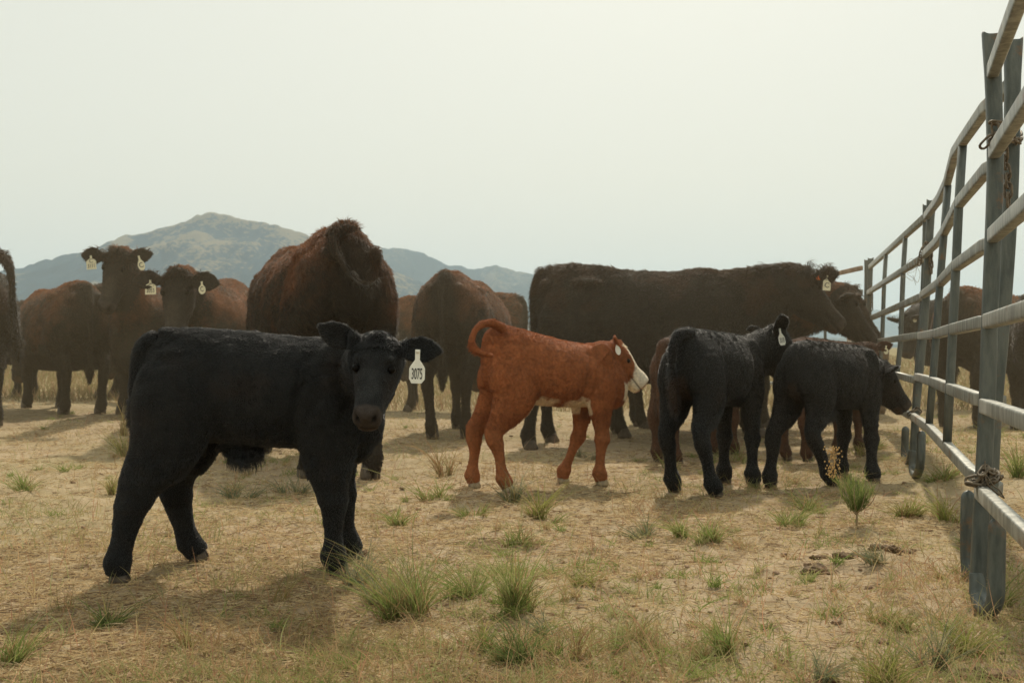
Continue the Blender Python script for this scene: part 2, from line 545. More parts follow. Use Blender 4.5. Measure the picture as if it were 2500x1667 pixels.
def hoof_mesh(sz):
    """cloven hoof: two toes pointing along +x, sole at z=0"""
    s = Soup()
    for sg in (-1, 1):
        prof = [(.000, -.030, .030, .0135), (.012, -.031, .036, .0145), (.030, -.029, .027, .0140), (.048, -.026, .018, .012)]   # z, xback, xfront, halfwidth
        rs = []
        th = np.linspace(0, 2 * math.pi, 14, endpoint=False)
        for z, xb, xf, hw in prof:
            c = (xb + xf) / 2; rx = (xf - xb) / 2
            x = c + rx * np.cos(th); y = hw * np.sin(th) * (1 - .25 * np.cos(th)) + sg * .0165 * (1 + .12 * (x / .03))
            rs.append(np.stack([x, y, np.full(14, z)], 1))
        s.rings(rs)
    me = s.mesh('hoof')
    for v in me.vertices: v.co *= sz
    return me

def text_mesh(txt, size, xs=.72, depth=.0006):
    cu = bpy.data.curves.new('t', 'FONT')
    cu.body = txt; cu.size = size; cu.extrude = depth; cu.align_x = 'CENTER'; cu.align_y = 'CENTER'; cu.offset = 0
    to = bpy.data.objects.new('t', cu)
    COL.objects.link(to)
    dg = bpy.context.evaluated_depsgraph_get(); dg.update()
    me = bpy.data.meshes.new_from_object(to.evaluated_get(dg))
    bpy.data.objects.remove(to)
    me.transform(Matrix.Diagonal((xs, 1, 1, 1)))
    return me

def make_tag(parent, p, nrm, up, w_, h_, lines, mat, shape='square', roll=0):
    """ear tag plate, p = stud position in parent's space; lines = [(text,size,dy)]"""
    n = clean_norm(nrm); u = clean_norm(up); u = clean_norm(u - n * u.dot(n)); r = np.cross(u, n)
    c, s_ = math.cos(roll), math.sin(roll)
    u, r = u * c + r * s_, r * c - u * s_
    if shape == 'square':
        ol = [(-.10, 0), (-.10, -.20), (-.42, -.34), (-.5, -.42), (-.5, -.97), (-.46, -1), (.46, -1), (.5, -.97), (.5, -.42), (.42, -.34), (.10, -.20), (.10, 0)]
    elif shape == 'long':
        ol = [(-.16, 0), (-.15, -.30), (-.42, -.48), (-.5, -.56), (-.5, -.86), (-.33, -1), (.30, -1), (.5, -.88), (.5, -.56), (.42, -.48), (.15, -.30), (.16, 0)]
    elif shape == 'disc':
        ol = [(math.cos(a) * .5, -.5 + math.sin(a) * .5) for a in np.linspace(0, 2 * math.pi, 20, endpoint=False)][::-1]
    else:   # oval drop
        ol = [(-.14, 0), (-.14, -.25)] + [(-math.cos(a) * .5, -.66 - math.sin(a) * .36) for a in np.linspace(-.95, math.pi + .95, 18)] + [(.14, -.25), (.14, 0)]
    k = len(ol); V = []
    for z in (-.0011, .0011):
        for (a, b) in ol:
            bow = .10 * h_ * (b + .1) ** 2 * .4
            V.append(np.array(p) + r * a * w_ + u * b * h_ + n * (z + bow))
    Fc = [tuple(range(k))[::-1], tuple(range(k, 2 * k))] + [(i, (i + 1) % k, k + (i + 1) % k, k + i) for i in range(k)]
    to = obj('ear_tag', mesh_np('ear_tag', V, faces=Fc, smooth=False), mat, parent)
    # stud
    s = Soup(); s.blob(tuple(np.array(p) + n * .003 - u * .06 * h_), (.006, .006, .006), 10)
    obj('tag_stud', s.mesh('tag_stud'), mat, to)
    for (txt, size, dy, *xs_) in lines:
        me = text_mesh(txt, size, *xs_)
        bow = .10 * h_ * (dy + .1) ** 2 * .4
        mt = Matrix(((r[0], u[0], n[0], 0), (r[1], u[1], n[1], 0), (r[2], u[2], n[2], 0), (0, 0, 0, 1)))
        cen = np.array(p) + u * dy * h_ + n * (.0026 + bow)
        me.transform(Matrix.Translation(cen) @ mt)
        obj('tag_lettering', me, M['ink'], to)
    return to

BLACK = np.array((.0115, .0118, .0115)); SOOT = np.array((.026, .021, .015)); RUST = np.array((.215, .083, .032)); REDC = np.array((.29, .095, .033))

def coat_colour(P, coat, nzr, H, info):
    """P local positions; true coat colours (sun bleached rust tips on top and flank, white face)"""
    n1 = fbm(P * (6.5 / H), 5, info['seed'], .62)
    n2 = fbm(P * (22 / H), 3, info['seed'] + 5)
    zrel = P[:, 2] / H
    C = np.tile(BLACK, (len(P), 1))
    if coat == 'black':
        C = C * (.8 + .5 * n2)[:, None]
        br = np.clip(n1 - .58, 0, 1) * 1.6 + 1.0 * sstep((.055 * H - np.abs(P[:, 1])) / (.03 * H)) * sstep((-.30 * H - P[:, 0]) / (.05 * H)) * sstep((.74 - zrel) / .06) * sstep((zrel - .30) / .1)
        br = np.clip(br, 0, .9)[:, None]
        C = C * (1 - br) + np.array((.034, .021, .014)) * br
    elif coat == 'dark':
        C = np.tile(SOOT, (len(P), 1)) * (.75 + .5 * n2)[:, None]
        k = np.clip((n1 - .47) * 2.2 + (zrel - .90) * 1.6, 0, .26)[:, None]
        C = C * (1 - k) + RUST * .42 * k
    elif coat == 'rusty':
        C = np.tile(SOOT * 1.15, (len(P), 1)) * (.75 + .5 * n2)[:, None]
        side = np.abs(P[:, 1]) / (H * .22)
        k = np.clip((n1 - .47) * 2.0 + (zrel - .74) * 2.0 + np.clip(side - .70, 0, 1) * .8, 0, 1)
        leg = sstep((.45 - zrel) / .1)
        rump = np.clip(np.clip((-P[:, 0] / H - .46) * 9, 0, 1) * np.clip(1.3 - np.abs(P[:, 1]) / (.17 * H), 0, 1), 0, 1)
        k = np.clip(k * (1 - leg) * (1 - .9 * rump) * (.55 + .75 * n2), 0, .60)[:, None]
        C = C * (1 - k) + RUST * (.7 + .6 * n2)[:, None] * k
    elif coat in ('brown', 'tan'):
        base = np.array((.075, .033, .018)) if coat == 'brown' else np.array((.20, .14, .085))
        C = np.tile(base, (len(P), 1)) * (.7 + .6 * n2)[:, None]
        C = C * (.6 + .8 * n1)[:, None]
    elif coat == 'red':
        C = np.tile(REDC, (len(P), 1)) * (.72 + .5 * n2)[:, None] * (.72 + .55 * n1)[:, None]
        low = sstep((.52 - zrel) / .25)[:, None]
        C = C * (1 - low * .35) + np.array((.30, .125, .052)) * low * .35
        # white belly patches
        bel = (zrel < .62) & (zrel > .40) & (np.abs(P[:, 1]) < .12) & (P[:, 0] > -.20) & (P[:, 0] < .20)
        kb = bel * sstep((.585 - zrel + (n2 - .5) * .10) / .03) * sstep((.14 - np.abs(P[:, 1])) / .03) * sstep((zrel - .455) / .02) * (1 - np.exp(-((P[:, 0] - .02) / .035) ** 2))
        C = C * (1 - kb[:, None]) + np.array((.62, .50, .36)) * kb[:, None]
    hd = info['head']
    q = P - hd['P']
    s = q @ hd['m'] / hd['L']; u = q @ hd['u'] / hd['L']; l = q @ hd['l'] / hd['L']
    ish = (s > -.15) & (s < 1.08) & (np.abs(l) < .42) & (u < .3) & (u > -.62)
    info['ish'] = ish
    if coat == 'rusty':
        eard = (s > -.3) & (s < .4) & (np.abs(l) >= .30) & (np.abs(l) < 1.0) & (np.abs(u) < .5)
        C = np.where(((ish & (s > -.08)) | eard)[:, None], SOOT * (.75 + .5 * n2)[:, None], C)
    if coat == 'red':
        nn = (n2 - .5) * .12
        jag = (fbm(P * 40, 2, 91) - .5) * .10
        wh = np.clip(sstep((s - .60 + jag * 2 + (u + .15) * .5) / .06) + sstep((.15 + jag - np.abs(l)) / .03) * sstep((s - .02) / .05)
                     + sstep((-.33 - u + jag) / .05) * sstep((s - .10) / .1), 0, 1)
        patch = sstep((.13 - np.hypot(s - .36, u - .0)) / .03) * (np.abs(l) > .11)
        wh = wh * (1 - patch) * ish
        C = C * (1 - wh[:, None]) + np.array((.74, .66, .52)) * wh[:, None]
        nose = sstep((s - .95) / .03) * ish
        C = C * (1 - nose[:, None]) + np.array((.42, .24, .18)) * nose[:, None]
    else:
        nose = (sstep((s - .84) / .05) * ish)[:, None]
        C = C * (1 - nose * .9) + np.array((.046, .036, .030)) * nose * .9
        chin = (sstep((s - .78) / .05) * sstep((-.24 - u) / .02) * ish)[:, None]
        C = C * (1 - chin * .8) + np.array((.055, .032, .018)) * chin * .8
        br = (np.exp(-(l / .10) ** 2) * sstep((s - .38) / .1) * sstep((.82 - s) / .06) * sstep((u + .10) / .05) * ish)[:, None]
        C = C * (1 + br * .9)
        face = (ish * np.clip((np.abs(l) - .10) * 4, 0, 1) * sstep((s - .3) / .2) * .45)[:, None]
        C = C * (1 - face) + np.array((.05, .028, .018)) * face
    info['sul'] = (s, u, l)
    return C

def bovine(name, label, cat, kind, coat, pos, yaw, scale=1.0, head=None, feet=None, tail='hang', tags=(), voxel=None,
           fur=(20000, .022, .0011), group=None, tilt=0.0, seed=1, wide=1.0, deep=0.0, hooves='hoof', ears=None, sheath=False, ridge=.03,
           legs=None, legscale=1.0, udder=False, fold=None, brisket=False, xs=1.0):
    K = dict(COW if kind == 'cow' else CALF)
    if legs: K.update(legs)
    if xs != 1.0:
        for k_ in ('torso', 'hind', 'fore'): K[k_] = [(r_[0] * xs,) + tuple(r_[1:]) for r_ in K[k_]]
    S = scale
    yawr = R(yaw)
    root = empty(name, (pos[0], pos[1], 0), yawr)
    tag(root, label, cat, group)
    fw = np.array((math.cos(yawr), math.sin(yawr), 0)); lf = np.array((-math.sin(yawr), math.cos(yawr), 0))
    org = np.array((pos[0], pos[1], 0.))
    def toL(wp):
        d = np.array(wp, float) - org
        return np.array((d @ fw, d @ lf, d[2]))
    def vL(wv):
        wv = np.array(wv, float)
        return np.array((wv @ fw, wv @ lf, wv[2]))
    g0 = float(gh(pos[0], pos[1]))
    s = Soup()
    H = K['torso'][3][1] * S
    # --- torso
    T = catmull(np.array(K['torso'], float), 5)
    n = 32
    th = np.linspace(0, 2 * math.pi, n, endpoint=False)
    rs = []
    for x, zt, zb, hw in T:
        zt = zt - tilt * x
        zb = zb - deep * np.clip(1 - abs(x) / .8, 0, 1)
        zc = (zt * .52 + zb * .48); c, sn = np.cos(th), np.sin(th)
        pw = .86
        yy = hw * wide * np.sign(c) * np.abs(c) ** pw * (1 - np.clip(sn, 0, 1) ** 2 * .34) * (1 + .06 * np.clip(-sn, 0, 1))
        zz = np.where(sn > 0, zc + (zt - zc) * np.abs(sn) ** .95, zc - (zc - zb) * np.abs(sn) ** .92)
        rs.append(np.stack([np.full(n, x), yy, zz], 1) * S)
    s.rings(rs)
    big = 1.0 if kind == 'cow' else .58
    for sg in (-1, 1):       # hooks, pins, shoulder blades
        if kind == 'cow':
            s.blob((-.47 * S, sg * .205 * wide * S, (1.275 - tilt * -.47) * S), (.15 * S, .055 * S, .05 * S))
            s.blob((-.79 * S, sg * .125 * S, 1.25 * S), (.06 * S, .05 * S, .07 * S))
            s.blob((.47 * S, sg * .20 * S, 1.04 * S), (.14 * S, .085 * S, .20 * S))
            s.blob((-.62 * S, sg * .17 * S, 1.02 * S), (.22 * S, .13 * S, .26 * S))
        else:
            s.blob((-.25 * S, sg * .082 * S, (.755 + tilt * .25) * S), (.085 * S, .030 * S, .04 * S))
            s.blob((.27 * S, sg * .080 * S, .68 * S), (.085 * S, .052 * S, .13 * S))
            s.blob((-.30 * S, sg * .085 * S, .62 * S), (.10 * S, .058 * S, .14 * S))
    if sheath:
        s.limb([(-.075 * S, 0, .49 * S, .085 * S, .042 * S), (-.045 * S, 0, .445 * S, .062 * S, .032 * S), (-.025 * S, 0, .415 * S, .045 * S, .022 * S), (-.015 * S, 0, .39 * S, .022 * S, .012 * S)], m=3)
    if brisket:
        s.limb([(.30 * S, 0, .60 * S, .10 * S, .075 * S), (.345 * S, 0, .52 * S, .080 * S, .065 * S), (.335 * S, 0, .44 * S, .06 * S, .05 * S), (.32 * S, 0, .40 * S, .03 * S, .03 * S)], m=3)
    if udder:
        s.blob((-.42 * S, 0, .66 * S), (.17 * S, .12 * S, .12 * S))
    # --- legs
    ends = []
    feet = feet or {}
    for key, sg, part in (('LH', 1, 'hind'), ('RH', -1, 'hind'), ('LF', 1, 'fore'), ('RF', -1, 'fore')):
        J = np.array(K[part], float)
        J[:, 1] *= sg
        top = J[0, 2]
        J[:, :] *= S
        J[:, 3:] *= 1.0
        top *= S
        dx = dy = 0
        if key in feet:
            fx = feet[key]
            if fx[0] == 'd': dx, dy = fx[1] * S, fx[2] * S
            else:
                wp = (np.array(((fx[0] - 1250) * fx[1] / F, fx[1], 0)))
                lp = toL(wp); dx = lp[0] - J[-1, 0]; dy = lp[1] - J[-1, 1]
        k = np.clip((top - J[:, 2]) / (top - J[-1, 2]), 0, 1) ** (1.8 if kind == 'calf' else 1.3)
        J[:, 0] += dx * k; J[:, 1] += dy * k
        ex = org + fw * J[-1, 0] + lf * J[-1, 1]
        gz = ground_z(ex[0], ex[1])
        J[:, 2] += (gz + .004 * S) * k
        lower = sstep((.45 * top - J[:, 2]) / (.2 * top))
        J[:, 3] *= 1 + (legscale - 1) * lower; J[:, 4] *= 1 + (legscale - 1) * lower
        s.limb(J, n=18, m=4)
        ends.append((J[-1, 0], J[-1, 1], gz))
    # --- head frame
    L = K['L'] * S * (head.get('k', 1) if head else 1)
    if head and 'poll' in head:
        P0 = toL(W(*head['poll'])); m = clean_norm(vL(head['m'])); u = vL(head.get('u', (0, 0, 1)))
    else:
        hh = head or {}
        P0 = np.array(hh.get('lp', (1.28 if kind == 'cow' else .62, 0, 1.42 if kind == 'cow' else .86))) * S
        m = clean_norm(hh.get('lm', (.75, 0, -.66))); u = np.array(hh.get('lu', (0, 0, 1.)), float)
    u = clean_norm(u - m * u.dot(m)); l = np.cross(u, m)
    rs = []
    Hd = catmull(np.array(K['head'], float), 4)
    Hd[:, 2:] *= (head or {}).get('fat', 1.0)
    if (head or {}).get('blunt'):
        kk = sstep((Hd[:, 0] - .6) / .25)[:, None]
        Hd[:, 2:] *= 1 + kk * head['blunt']
    th = np.linspace(0, 2 * math.pi, 26, endpoint=False)
    for sv, c, h, wd in Hd:
        cc, sn = np.cos(th), np.sin(th)
        widen = 1 + .10 * np.clip(sn, 0, 1) if sv < .3 else 1
        a = wd * np.sign(cc) * np.abs(cc) ** .85 * widen * (1 - .25 * np.clip(-sn, 0, 1) ** 2)
        b = np.sign(sn) * np.abs(sn) ** .9 * h
        # forehead flat top
        b = np.where(sn > 0, b * .82, b)
        rs.append(P0 + L * (sv * m + np.outer(a, l) + np.outer(b + c, u)))
    s.rings(rs)
    # poll tuft, jaw, brow
    s.blob_o = None
    for cpt, rr in (((.0, .06, 0), .085), ((.27, .02, .17), .065), ((.27, .02, -.17), .065), ((.34, -.30, .10), .10), ((.34, -.30, -.10), .10), ((.88, -.07, .095), .05), ((.88, -.07, -.095), .05)):
        cp = P0 + L * (cpt[0] * m + cpt[1] * u + cpt[2] * l)
        s.blob(tuple(cp), (rr * L * (1 if kind == 'calf' else .85),) * 3, 12)
    # --- ears
    eL, eW = K['ear']
    eardef = ears or [((1.0, .12, -.12), (.25, 1, .25)), ((-1.0, .12, -.12), (-.25, 1, .25))]    # (dir l,u,m), (normal l,u,m)
    earinfo = []
    for (dv, nv) in eardef:
        sg = (1 if dv[0] > 0 else -1) if len(dv) == 3 else dv[3]
        bp = P0 + L * ((.06 if kind == 'calf' else .09) * m - .03 * u + sg * .13 * l)
        if len(dv) == 4:
            dE = clean_norm(vL(dv[:3])); nE = vL(nv)
        else:
            dE = clean_norm(dv[0] * l + dv[1] * u + dv[2] * m)
            nE = nv[0] * l + nv[1] * u + nv[2] * m
        nE = clean_norm(nE - dE * nE.dot(dE)); wE = np.cross(nE, dE)
        rs = []
        for t, rw, off in catmull(np.array([(0, .36, 0), (.16, .46, .0), (.30, .76, .02), (.44, .96, .02), (.58, 1.0, 0), (.74, .86, -.03), (.88, .54, -.07), (1.0, .12, -.12)]), 3):
            cen = bp + dE * (.06 + t) * eL * L * 1.12 + wE * 0 + np.array((0, 0, -1)) * 0
            hw_ = rw * eW * L; thk = max(.034 * L, .0070) * (1.5 if t < .25 else 1)
            tt = np.linspace(0, 2 * math.pi, 22, endpoint=False)
            a = np.cos(tt) * hw_; b = np.sin(tt) * thk
            cup = ((np.cos(tt)) ** 2 - .35) * hw_ * .30 * (1 if t > .2 else .2)
            rs.append(cen + np.outer(a, wE) + np.outer(b + cup + off * L * .25, nE))
        s.rings(rs)
        earinfo.append((bp, dE, nE, wE))
    # --- neck
    nr0, nr1, nw0, nw1 = [v * S for v in K['neck']]
    if P0[2] < (1.05 if kind == 'cow' else .6) * S: nr0 *= .72
    c0 = np.array(((.52 if kind == 'cow' else .27) * S, 0, (1.07 if kind == 'cow' else .645) * S))
    c3 = P0 + L * (.12 * m - .14 * u)
    dist = np.linalg.norm(c3 - c0)
    p1 = c0 + np.array((1, 0, float(np.clip((P0[2] - c0[2]) / dist * 1.1, -.3, .26)))) * dist * .42
    p2 = c3 + clean_norm((c0 - c3) * .8 - m * dist * .35 - u * dist * .35) * dist * .33
    if fold is not None: p2 = p2 + np.array(fold)
    J = []
    Uh = np.array((0, 0, 1.))
    ts = np.linspace(0, 1, 16)
    pts = np.array([((1 - t) ** 3) * c0 + 3 * t * (1 - t) ** 2 * p1 + 3 * t * t * (1 - t) * p2 + t ** 3 * c3 for t in ts])
    T_ = np.gradient(pts, axis=0)
    th = np.linspace(0, 2 * math.pi, 26, endpoint=False)
    rs = []
    for t, p, tg in zip(ts, pts, T_):
        tg = clean_norm(tg)
        U = Uh - tg * Uh.dot(tg)
        if np.linalg.norm(U) < .25: U = np.array((-1., 0, 0)) - tg * -tg[0]
        U = clean_norm(U); Bv = np.cross(U, tg)
        e = t ** .8
        rv = nr0 * (1 - e) + nr1 * e; rl = nw0 * (1 - e) + nw1 * e
        sn = np.sin(th)
        rs.append(p + np.outer(np.cos(th) * rl * (1 - .2 * np.clip(-sn, 0, 1)), Bv) + np.outer(sn * rv * np.where(sn < 0, 1.08, .92), U))
    s.rings(rs)
    # --- tail
    if tail == 'hang':
        J = np.array(K['tail']) * S
        J = np.hstack([J, J[:, 3:4]])
        s.limb(J, n=12, m=4)
        tailpts = J[:, :3]
    elif tail is not None:
        J = []
        for (px, py, d, r_) in tail:
            if px == 'l': pass
            J.append(np.concatenate([toL(W(px, py, d)), (r_, r_)]))
        J = np.array(J)
        s.limb(J, n=14, m=4)
        tailpts = J[:, :3]
    else:
        tailpts = np.zeros((0, 3))
    me0 = s.mesh('soup')
    tmp = obj('tmp', me0)
    vx = voxel or (.010 if kind == 'cow' else .0065)
    md = tmp.modifiers.new('r', 'REMESH'); md.mode = 'VOXEL'; md.voxel_size = vx; md.use_smooth_shade = True
    dg = bpy.context.evaluated_depsgraph_get(); dg.update()
    me = bpy.data.meshes.new_from_object(tmp.evaluated_get(dg))
    bpy.data.objects.remove(tmp)
    me.name = 'body'
    nv = len(me.vertices)
    Vv = np.empty(nv * 3, np.float32); me.vertices.foreach_get('co', Vv); Vv = Vv.reshape(-1, 3).astype(float)
    ne = len(me.edges)
    E = np.empty(ne * 2, np.int32); me.edges.foreach_get('vertices', E); E = E.reshape(-1, 2)
    deg = np.bincount(E.ravel(), minlength=nv).astype(float)[:, None] + 1e-9
    def lap(Q, it, lam, wgt):
        for _ in range(it):
            A = np.zeros_like(Q)
            for c in range(Q.shape[1]):
                A[:, c] = np.bincount(E[:, 0], Q[E[:, 1], c], nv) + np.bincount(E[:, 1], Q[E[:, 0], c], nv)
            Q = Q + lam * wgt * (A / deg - Q)
        return Q
    q = Vv - P0
    sh = q @ m / L; uh = q @ u / L; lh = q @ l / L
    inh = (sh > -.1) & (sh < 1.1) & (np.abs(lh) < .95) & (uh < .45) & (uh > -.6)
    wgt = np.where(inh, .45, 1.0)[:, None]
    legz = (Vv[:, 2] < .42 * H)
    wgt = np.where(legz[:, None], .40, wgt)
    Vv = lap(Vv, 7 if kind == 'cow' else 6, .6, wgt)
    # normals
    def normals(Q):
        me.vertices.foreach_set('co', Q.astype(np.float32).ravel()); me.update()
        nn = np.empty(nv * 3, np.float32); me.vertices.foreach_get('normal', nn)
        return nn.reshape(-1, 3).astype(float)
    NN = normals(Vv)
    # muscle and coat relief
    rel = (fbm(Vv * (4.2 / big * .6), 3, seed + 40) - .5) * .028 * big * S + (fbm(Vv * (17 / big * .6), 2, seed + 60) - .5) * .007 * big * S
    rel = rel * np.where(inh, .25, 1) * np.where(legz, .4, 1)
    # rib shading relief
    if kind == 'cow':
        rib = np.sin(Vv[:, 0] / S * 46 + Vv[:, 2] * 5) * .0022 * S * np.clip(1 - np.abs(Vv[:, 0] / S + .02) / .38, 0, 1)
        rel = rel + rib
        hol = np.exp(-(((Vv[:, 0] / S + .30) / .10) ** 2 + ((Vv[:, 2] / S - 1.18) / .10) ** 2)) * .028 * S
        rel = rel - hol * (np.abs(Vv[:, 1]) > .12 * S)
    if kind == 'calf':
        xx, zz = Vv[:, 0] / (S * xs), Vv[:, 2] / S
        side_ = sstep((np.abs(Vv[:, 1]) / S - .05) / .04) * (zz > .44) * ~inh
        def groove(x0, slope, wd, z0, z1):
            return np.exp(-((xx - x0 - slope * (zz - .6)) / wd) ** 2) * sstep((zz - z0) / .06) * sstep((z1 - zz) / .06)
        mus = -.010 * groove(.155, .25, .022, .46, .80) - .009 * groove(-.135, -.30, .026, .46, .74) - .006 * groove(.335, .35, .02, .50, .76)
        mus = mus + .006 * groove(.25, .3, .045, .48, .78) + .005 * groove(-.24, -.1, .05, .55, .80)
        mus = mus - .007 * np.exp(-(((xx + .15) / .07) ** 2 + ((zz - .73) / .045) ** 2))
        rel = rel + mus * side_ * S + np.sin(xx * 105 + zz * 14) * .0012 * np.clip(1 - np.abs(xx) / .13, 0, 1) * (zz < .76) * side_
        # tendon line on the lower legs, knees and fetlocks
        rel = rel + legz * (.0035 * np.exp(-((zz - .26) / .022) ** 2) + .003 * np.exp(-((zz - .07) / .018) ** 2) - .0035 * np.exp(-((zz - .155) / .05) ** 2)) * S
    Vv = Vv + NN * rel[:, None]
    # face: nostrils, mouth, eye sockets
    q = Vv - P0
    sh = q @ m / L; uh = q @ u / L; lh = q @ l / L
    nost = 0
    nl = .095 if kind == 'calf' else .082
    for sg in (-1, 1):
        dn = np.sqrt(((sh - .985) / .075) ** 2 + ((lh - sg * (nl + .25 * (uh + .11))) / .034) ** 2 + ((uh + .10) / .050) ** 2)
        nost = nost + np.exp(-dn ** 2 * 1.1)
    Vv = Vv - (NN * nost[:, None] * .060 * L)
    brow = np.exp(-(((sh - es_) / .10) ** 2 + ((np.abs(lh) - .18) / .07) ** 2 + ((uh - .06) / .09) ** 2)) if False else 0
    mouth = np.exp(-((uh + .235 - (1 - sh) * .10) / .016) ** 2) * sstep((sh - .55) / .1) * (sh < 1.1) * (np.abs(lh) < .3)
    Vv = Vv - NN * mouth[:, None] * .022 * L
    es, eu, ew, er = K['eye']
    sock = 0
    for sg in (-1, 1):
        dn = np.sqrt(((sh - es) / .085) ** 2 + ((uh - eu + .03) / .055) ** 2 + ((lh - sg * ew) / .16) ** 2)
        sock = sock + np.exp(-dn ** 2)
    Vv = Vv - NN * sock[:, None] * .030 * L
    NN = normals(Vv)
    info = dict(seed=seed, head=dict(P=P0, m=m, u=u, l=l, L=L))
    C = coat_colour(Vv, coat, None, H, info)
    dark = np.clip(nost * 1.4 + mouth * .8 + sock * .35, 0, 1)[:, None]  # nostril shade painted in as dark colour; mouth groove and sockets darkened too
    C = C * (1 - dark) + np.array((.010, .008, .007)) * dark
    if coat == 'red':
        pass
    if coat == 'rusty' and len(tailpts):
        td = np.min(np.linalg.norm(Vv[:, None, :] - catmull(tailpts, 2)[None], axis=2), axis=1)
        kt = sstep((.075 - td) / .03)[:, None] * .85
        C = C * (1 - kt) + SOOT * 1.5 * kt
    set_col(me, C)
    me.polygons.foreach_set('use_smooth', np.ones(len(me.polygons), bool))
    me.materials.clear()
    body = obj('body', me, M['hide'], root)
    # --- eyes
    for sg in (-1, 1):
        ep = P0 + L * (es * m + (eu - .066) * u + sg * (ew - .050) * l)
        so = Soup(); so.blob(tuple(ep), (er * L,) * 3, 16)
        obj('eye', so.mesh('eye'), M['eye'], root)
    # --- hooves
    hs = K['hoof'] * S
    for (x, y, gz) in ends:
        ho = obj('hoof', hoof_mesh(hs), M[hooves], root)
        ho.location = (x + .004 * hs, y, gz - .002)
    # --- coat strands
    nf, flen, frad = fur
    if nf:
        me.calc_loop_triangles()
        nt_ = len(me.loop_triangles)
        T3 = np.empty(nt_ * 3, np.int32); me.loop_triangles.foreach_get('vertices', T3); T3 = T3.reshape(-1, 3)
        A, B, Cc = Vv[T3[:, 0]], Vv[T3[:, 1]], Vv[T3[:, 2]]
        ar = np.linalg.norm(np.cross(B - A, Cc - A), axis=1)
        rg = np.random.default_rng(seed + 100)
        zt = (A[:, 2] / H)
        ar = ar * (1 + 1.0 * (zt > .93) + .6 * (zt < .5))
        ti = rg.choice(nt_, nf, p=ar / ar.sum())
        r1 = np.sqrt(rg.random(nf)); r2 = rg.random(nf)
        b0, b1, b2 = 1 - r1, r1 * (1 - r2), r1 * r2
        Pp = A[ti] * b0[:, None] + B[ti] * b1[:, None] + Cc[ti] * b2[:, None]
        Nn = NN[T3[ti, 0]] * b0[:, None] + NN[T3[ti, 1]] * b1[:, None] + NN[T3[ti, 2]] * b2[:, None]
        Nn /= np.linalg.norm(Nn, axis=1)[:, None] + 1e-9
        Cf = C[T3[ti, 0]] * b0[:, None] + C[T3[ti, 1]] * b1[:, None] + C[T3[ti, 2]] * b2[:, None]
        q = Pp - P0
        s_ = q @ m / L; u_ = q @ u / L; l_ = q @ l / L
        hd = (s_ > -.05) & (s_ < 1.1) & (np.abs(l_) < .36) & (u_ < .3) & (u_ > -.55)
        earm = (s_ > -.4) & (s_ < .35) & (np.abs(l_) >= .34) & (np.abs(l_) < 1.0) & (np.abs(u_) < .6)
        flow = np.tile(np.array((-1, 0, -.55)), (nf, 1))
        lg = Pp[:, 2] < .50 * H
        flow[lg] = (-.15, 0, -1)
        flow[hd] = m * .6 + np.array((0, 0, -.3))
        flow[earm] = 0
        flow = flow + earm[:, None] * (np.sign(l_)[:, None] * l[None, :])
        fc = (fbm(Pp * 9 / big, 2, seed + 7)[:, None] - .5)
        flow = flow + np.stack([vnoise(Pp * 14, 31) - .5, vnoise(Pp * 14, 32) - .5, vnoise(Pp * 14, 33) - .5], 1) * .9
        flow = flow - Nn * (flow * Nn).sum(1)[:, None]
        flow /= np.linalg.norm(flow, axis=1)[:, None] + 1e-9
        clump = np.stack([vnoise(Pp * 60, 41) - .5, vnoise(Pp * 60, 42) - .5, vnoise(Pp * 60, 43) - .5], 1)
        lift = .22 + .25 * rg.random(nf) + .9 * np.clip(vnoise(Pp * (34 if kind == 'calf' else 18), 55) - .5, 0, 1)
        zr = Pp[:, 2] / H
        topb = np.clip((zr - .95) / .06, 0, 1) * (Nn[:, 2] > .55)
        lenm = np.ones(nf) * (.6 + .6 * rg.random(nf)) * (1 + topb * ((.7 if kind == 'cow' else .4) + (4.0 if kind == 'cow' else 1.2) * np.clip(vnoise(Pp * 13, 77) - .5, 0, 1)))
        lift = lift + topb * .25 * (kind == 'cow')
        # tufts: poll, brisket, belly, tail switch
        poll = hd & (s_ < .16) & (u_ > .0)
        lenm[poll] *= 1.7; lift[poll] = .8
        lenm[hd & (s_ > .22)] *= .45
        lenm[hd & (s_ > .82) & (u_ > -.26)] *= .12
        lift[hd & (s_ > .82)] = .1
        lenm[earm] *= .75
        bl = (Nn[:, 2] < -.35) & (zr > .40) & (zr < .75)
        lenm[bl] *= 1.35; lift[bl] += .25
        if sheath:
            st = (np.abs(Pp[:, 0] + .03 * S) < .065 * S) & (Pp[:, 2] < .45 * S) & (Pp[:, 2] > .36 * S) & (np.abs(Pp[:, 1]) < .04)
            lenm[st] *= 3.2; lift[st] += .3; flow[st] = (0.1, 0, -1)
        lenm[lg & (zr < .40)] *= .55
        if kind == 'calf': lenm[(~hd) & (~earm) & (~bl) & (~lg)] *= .85
        if len(tailpts):
            tp = tailpts[-4:] if kind == 'cow' else tailpts[-3:]
            dmin = np.min(np.linalg.norm(Pp[:, None, :] - catmull(tp, 6)[None], axis=2), axis=1)
            tw = dmin < .06 * big * S
            lenm[tw] *= 2.0 if kind == 'cow' else 2.8
        ln = (flen * lenm)[:, None]
        d1 = flow * (1 - lift[:, None]) + Nn * lift[:, None] + clump * .5
        d1 /= np.linalg.norm(d1, axis=1)[:, None]
        d2 = flow * .9 + Nn * lift[:, None] * .35 + clump * 1.3 + np.array((0, 0, -.25))
        d2 /= np.linalg.norm(d2, axis=1)[:, None]
        pts3 = np.stack([Pp - Nn * .002, Pp + d1 * ln * .45, Pp + d1 * ln * .45 + d2 * ln * .55], 1)
        hc = bpy.data.hair_curves.new('coat')
        hc.add_curves([3] * nf)
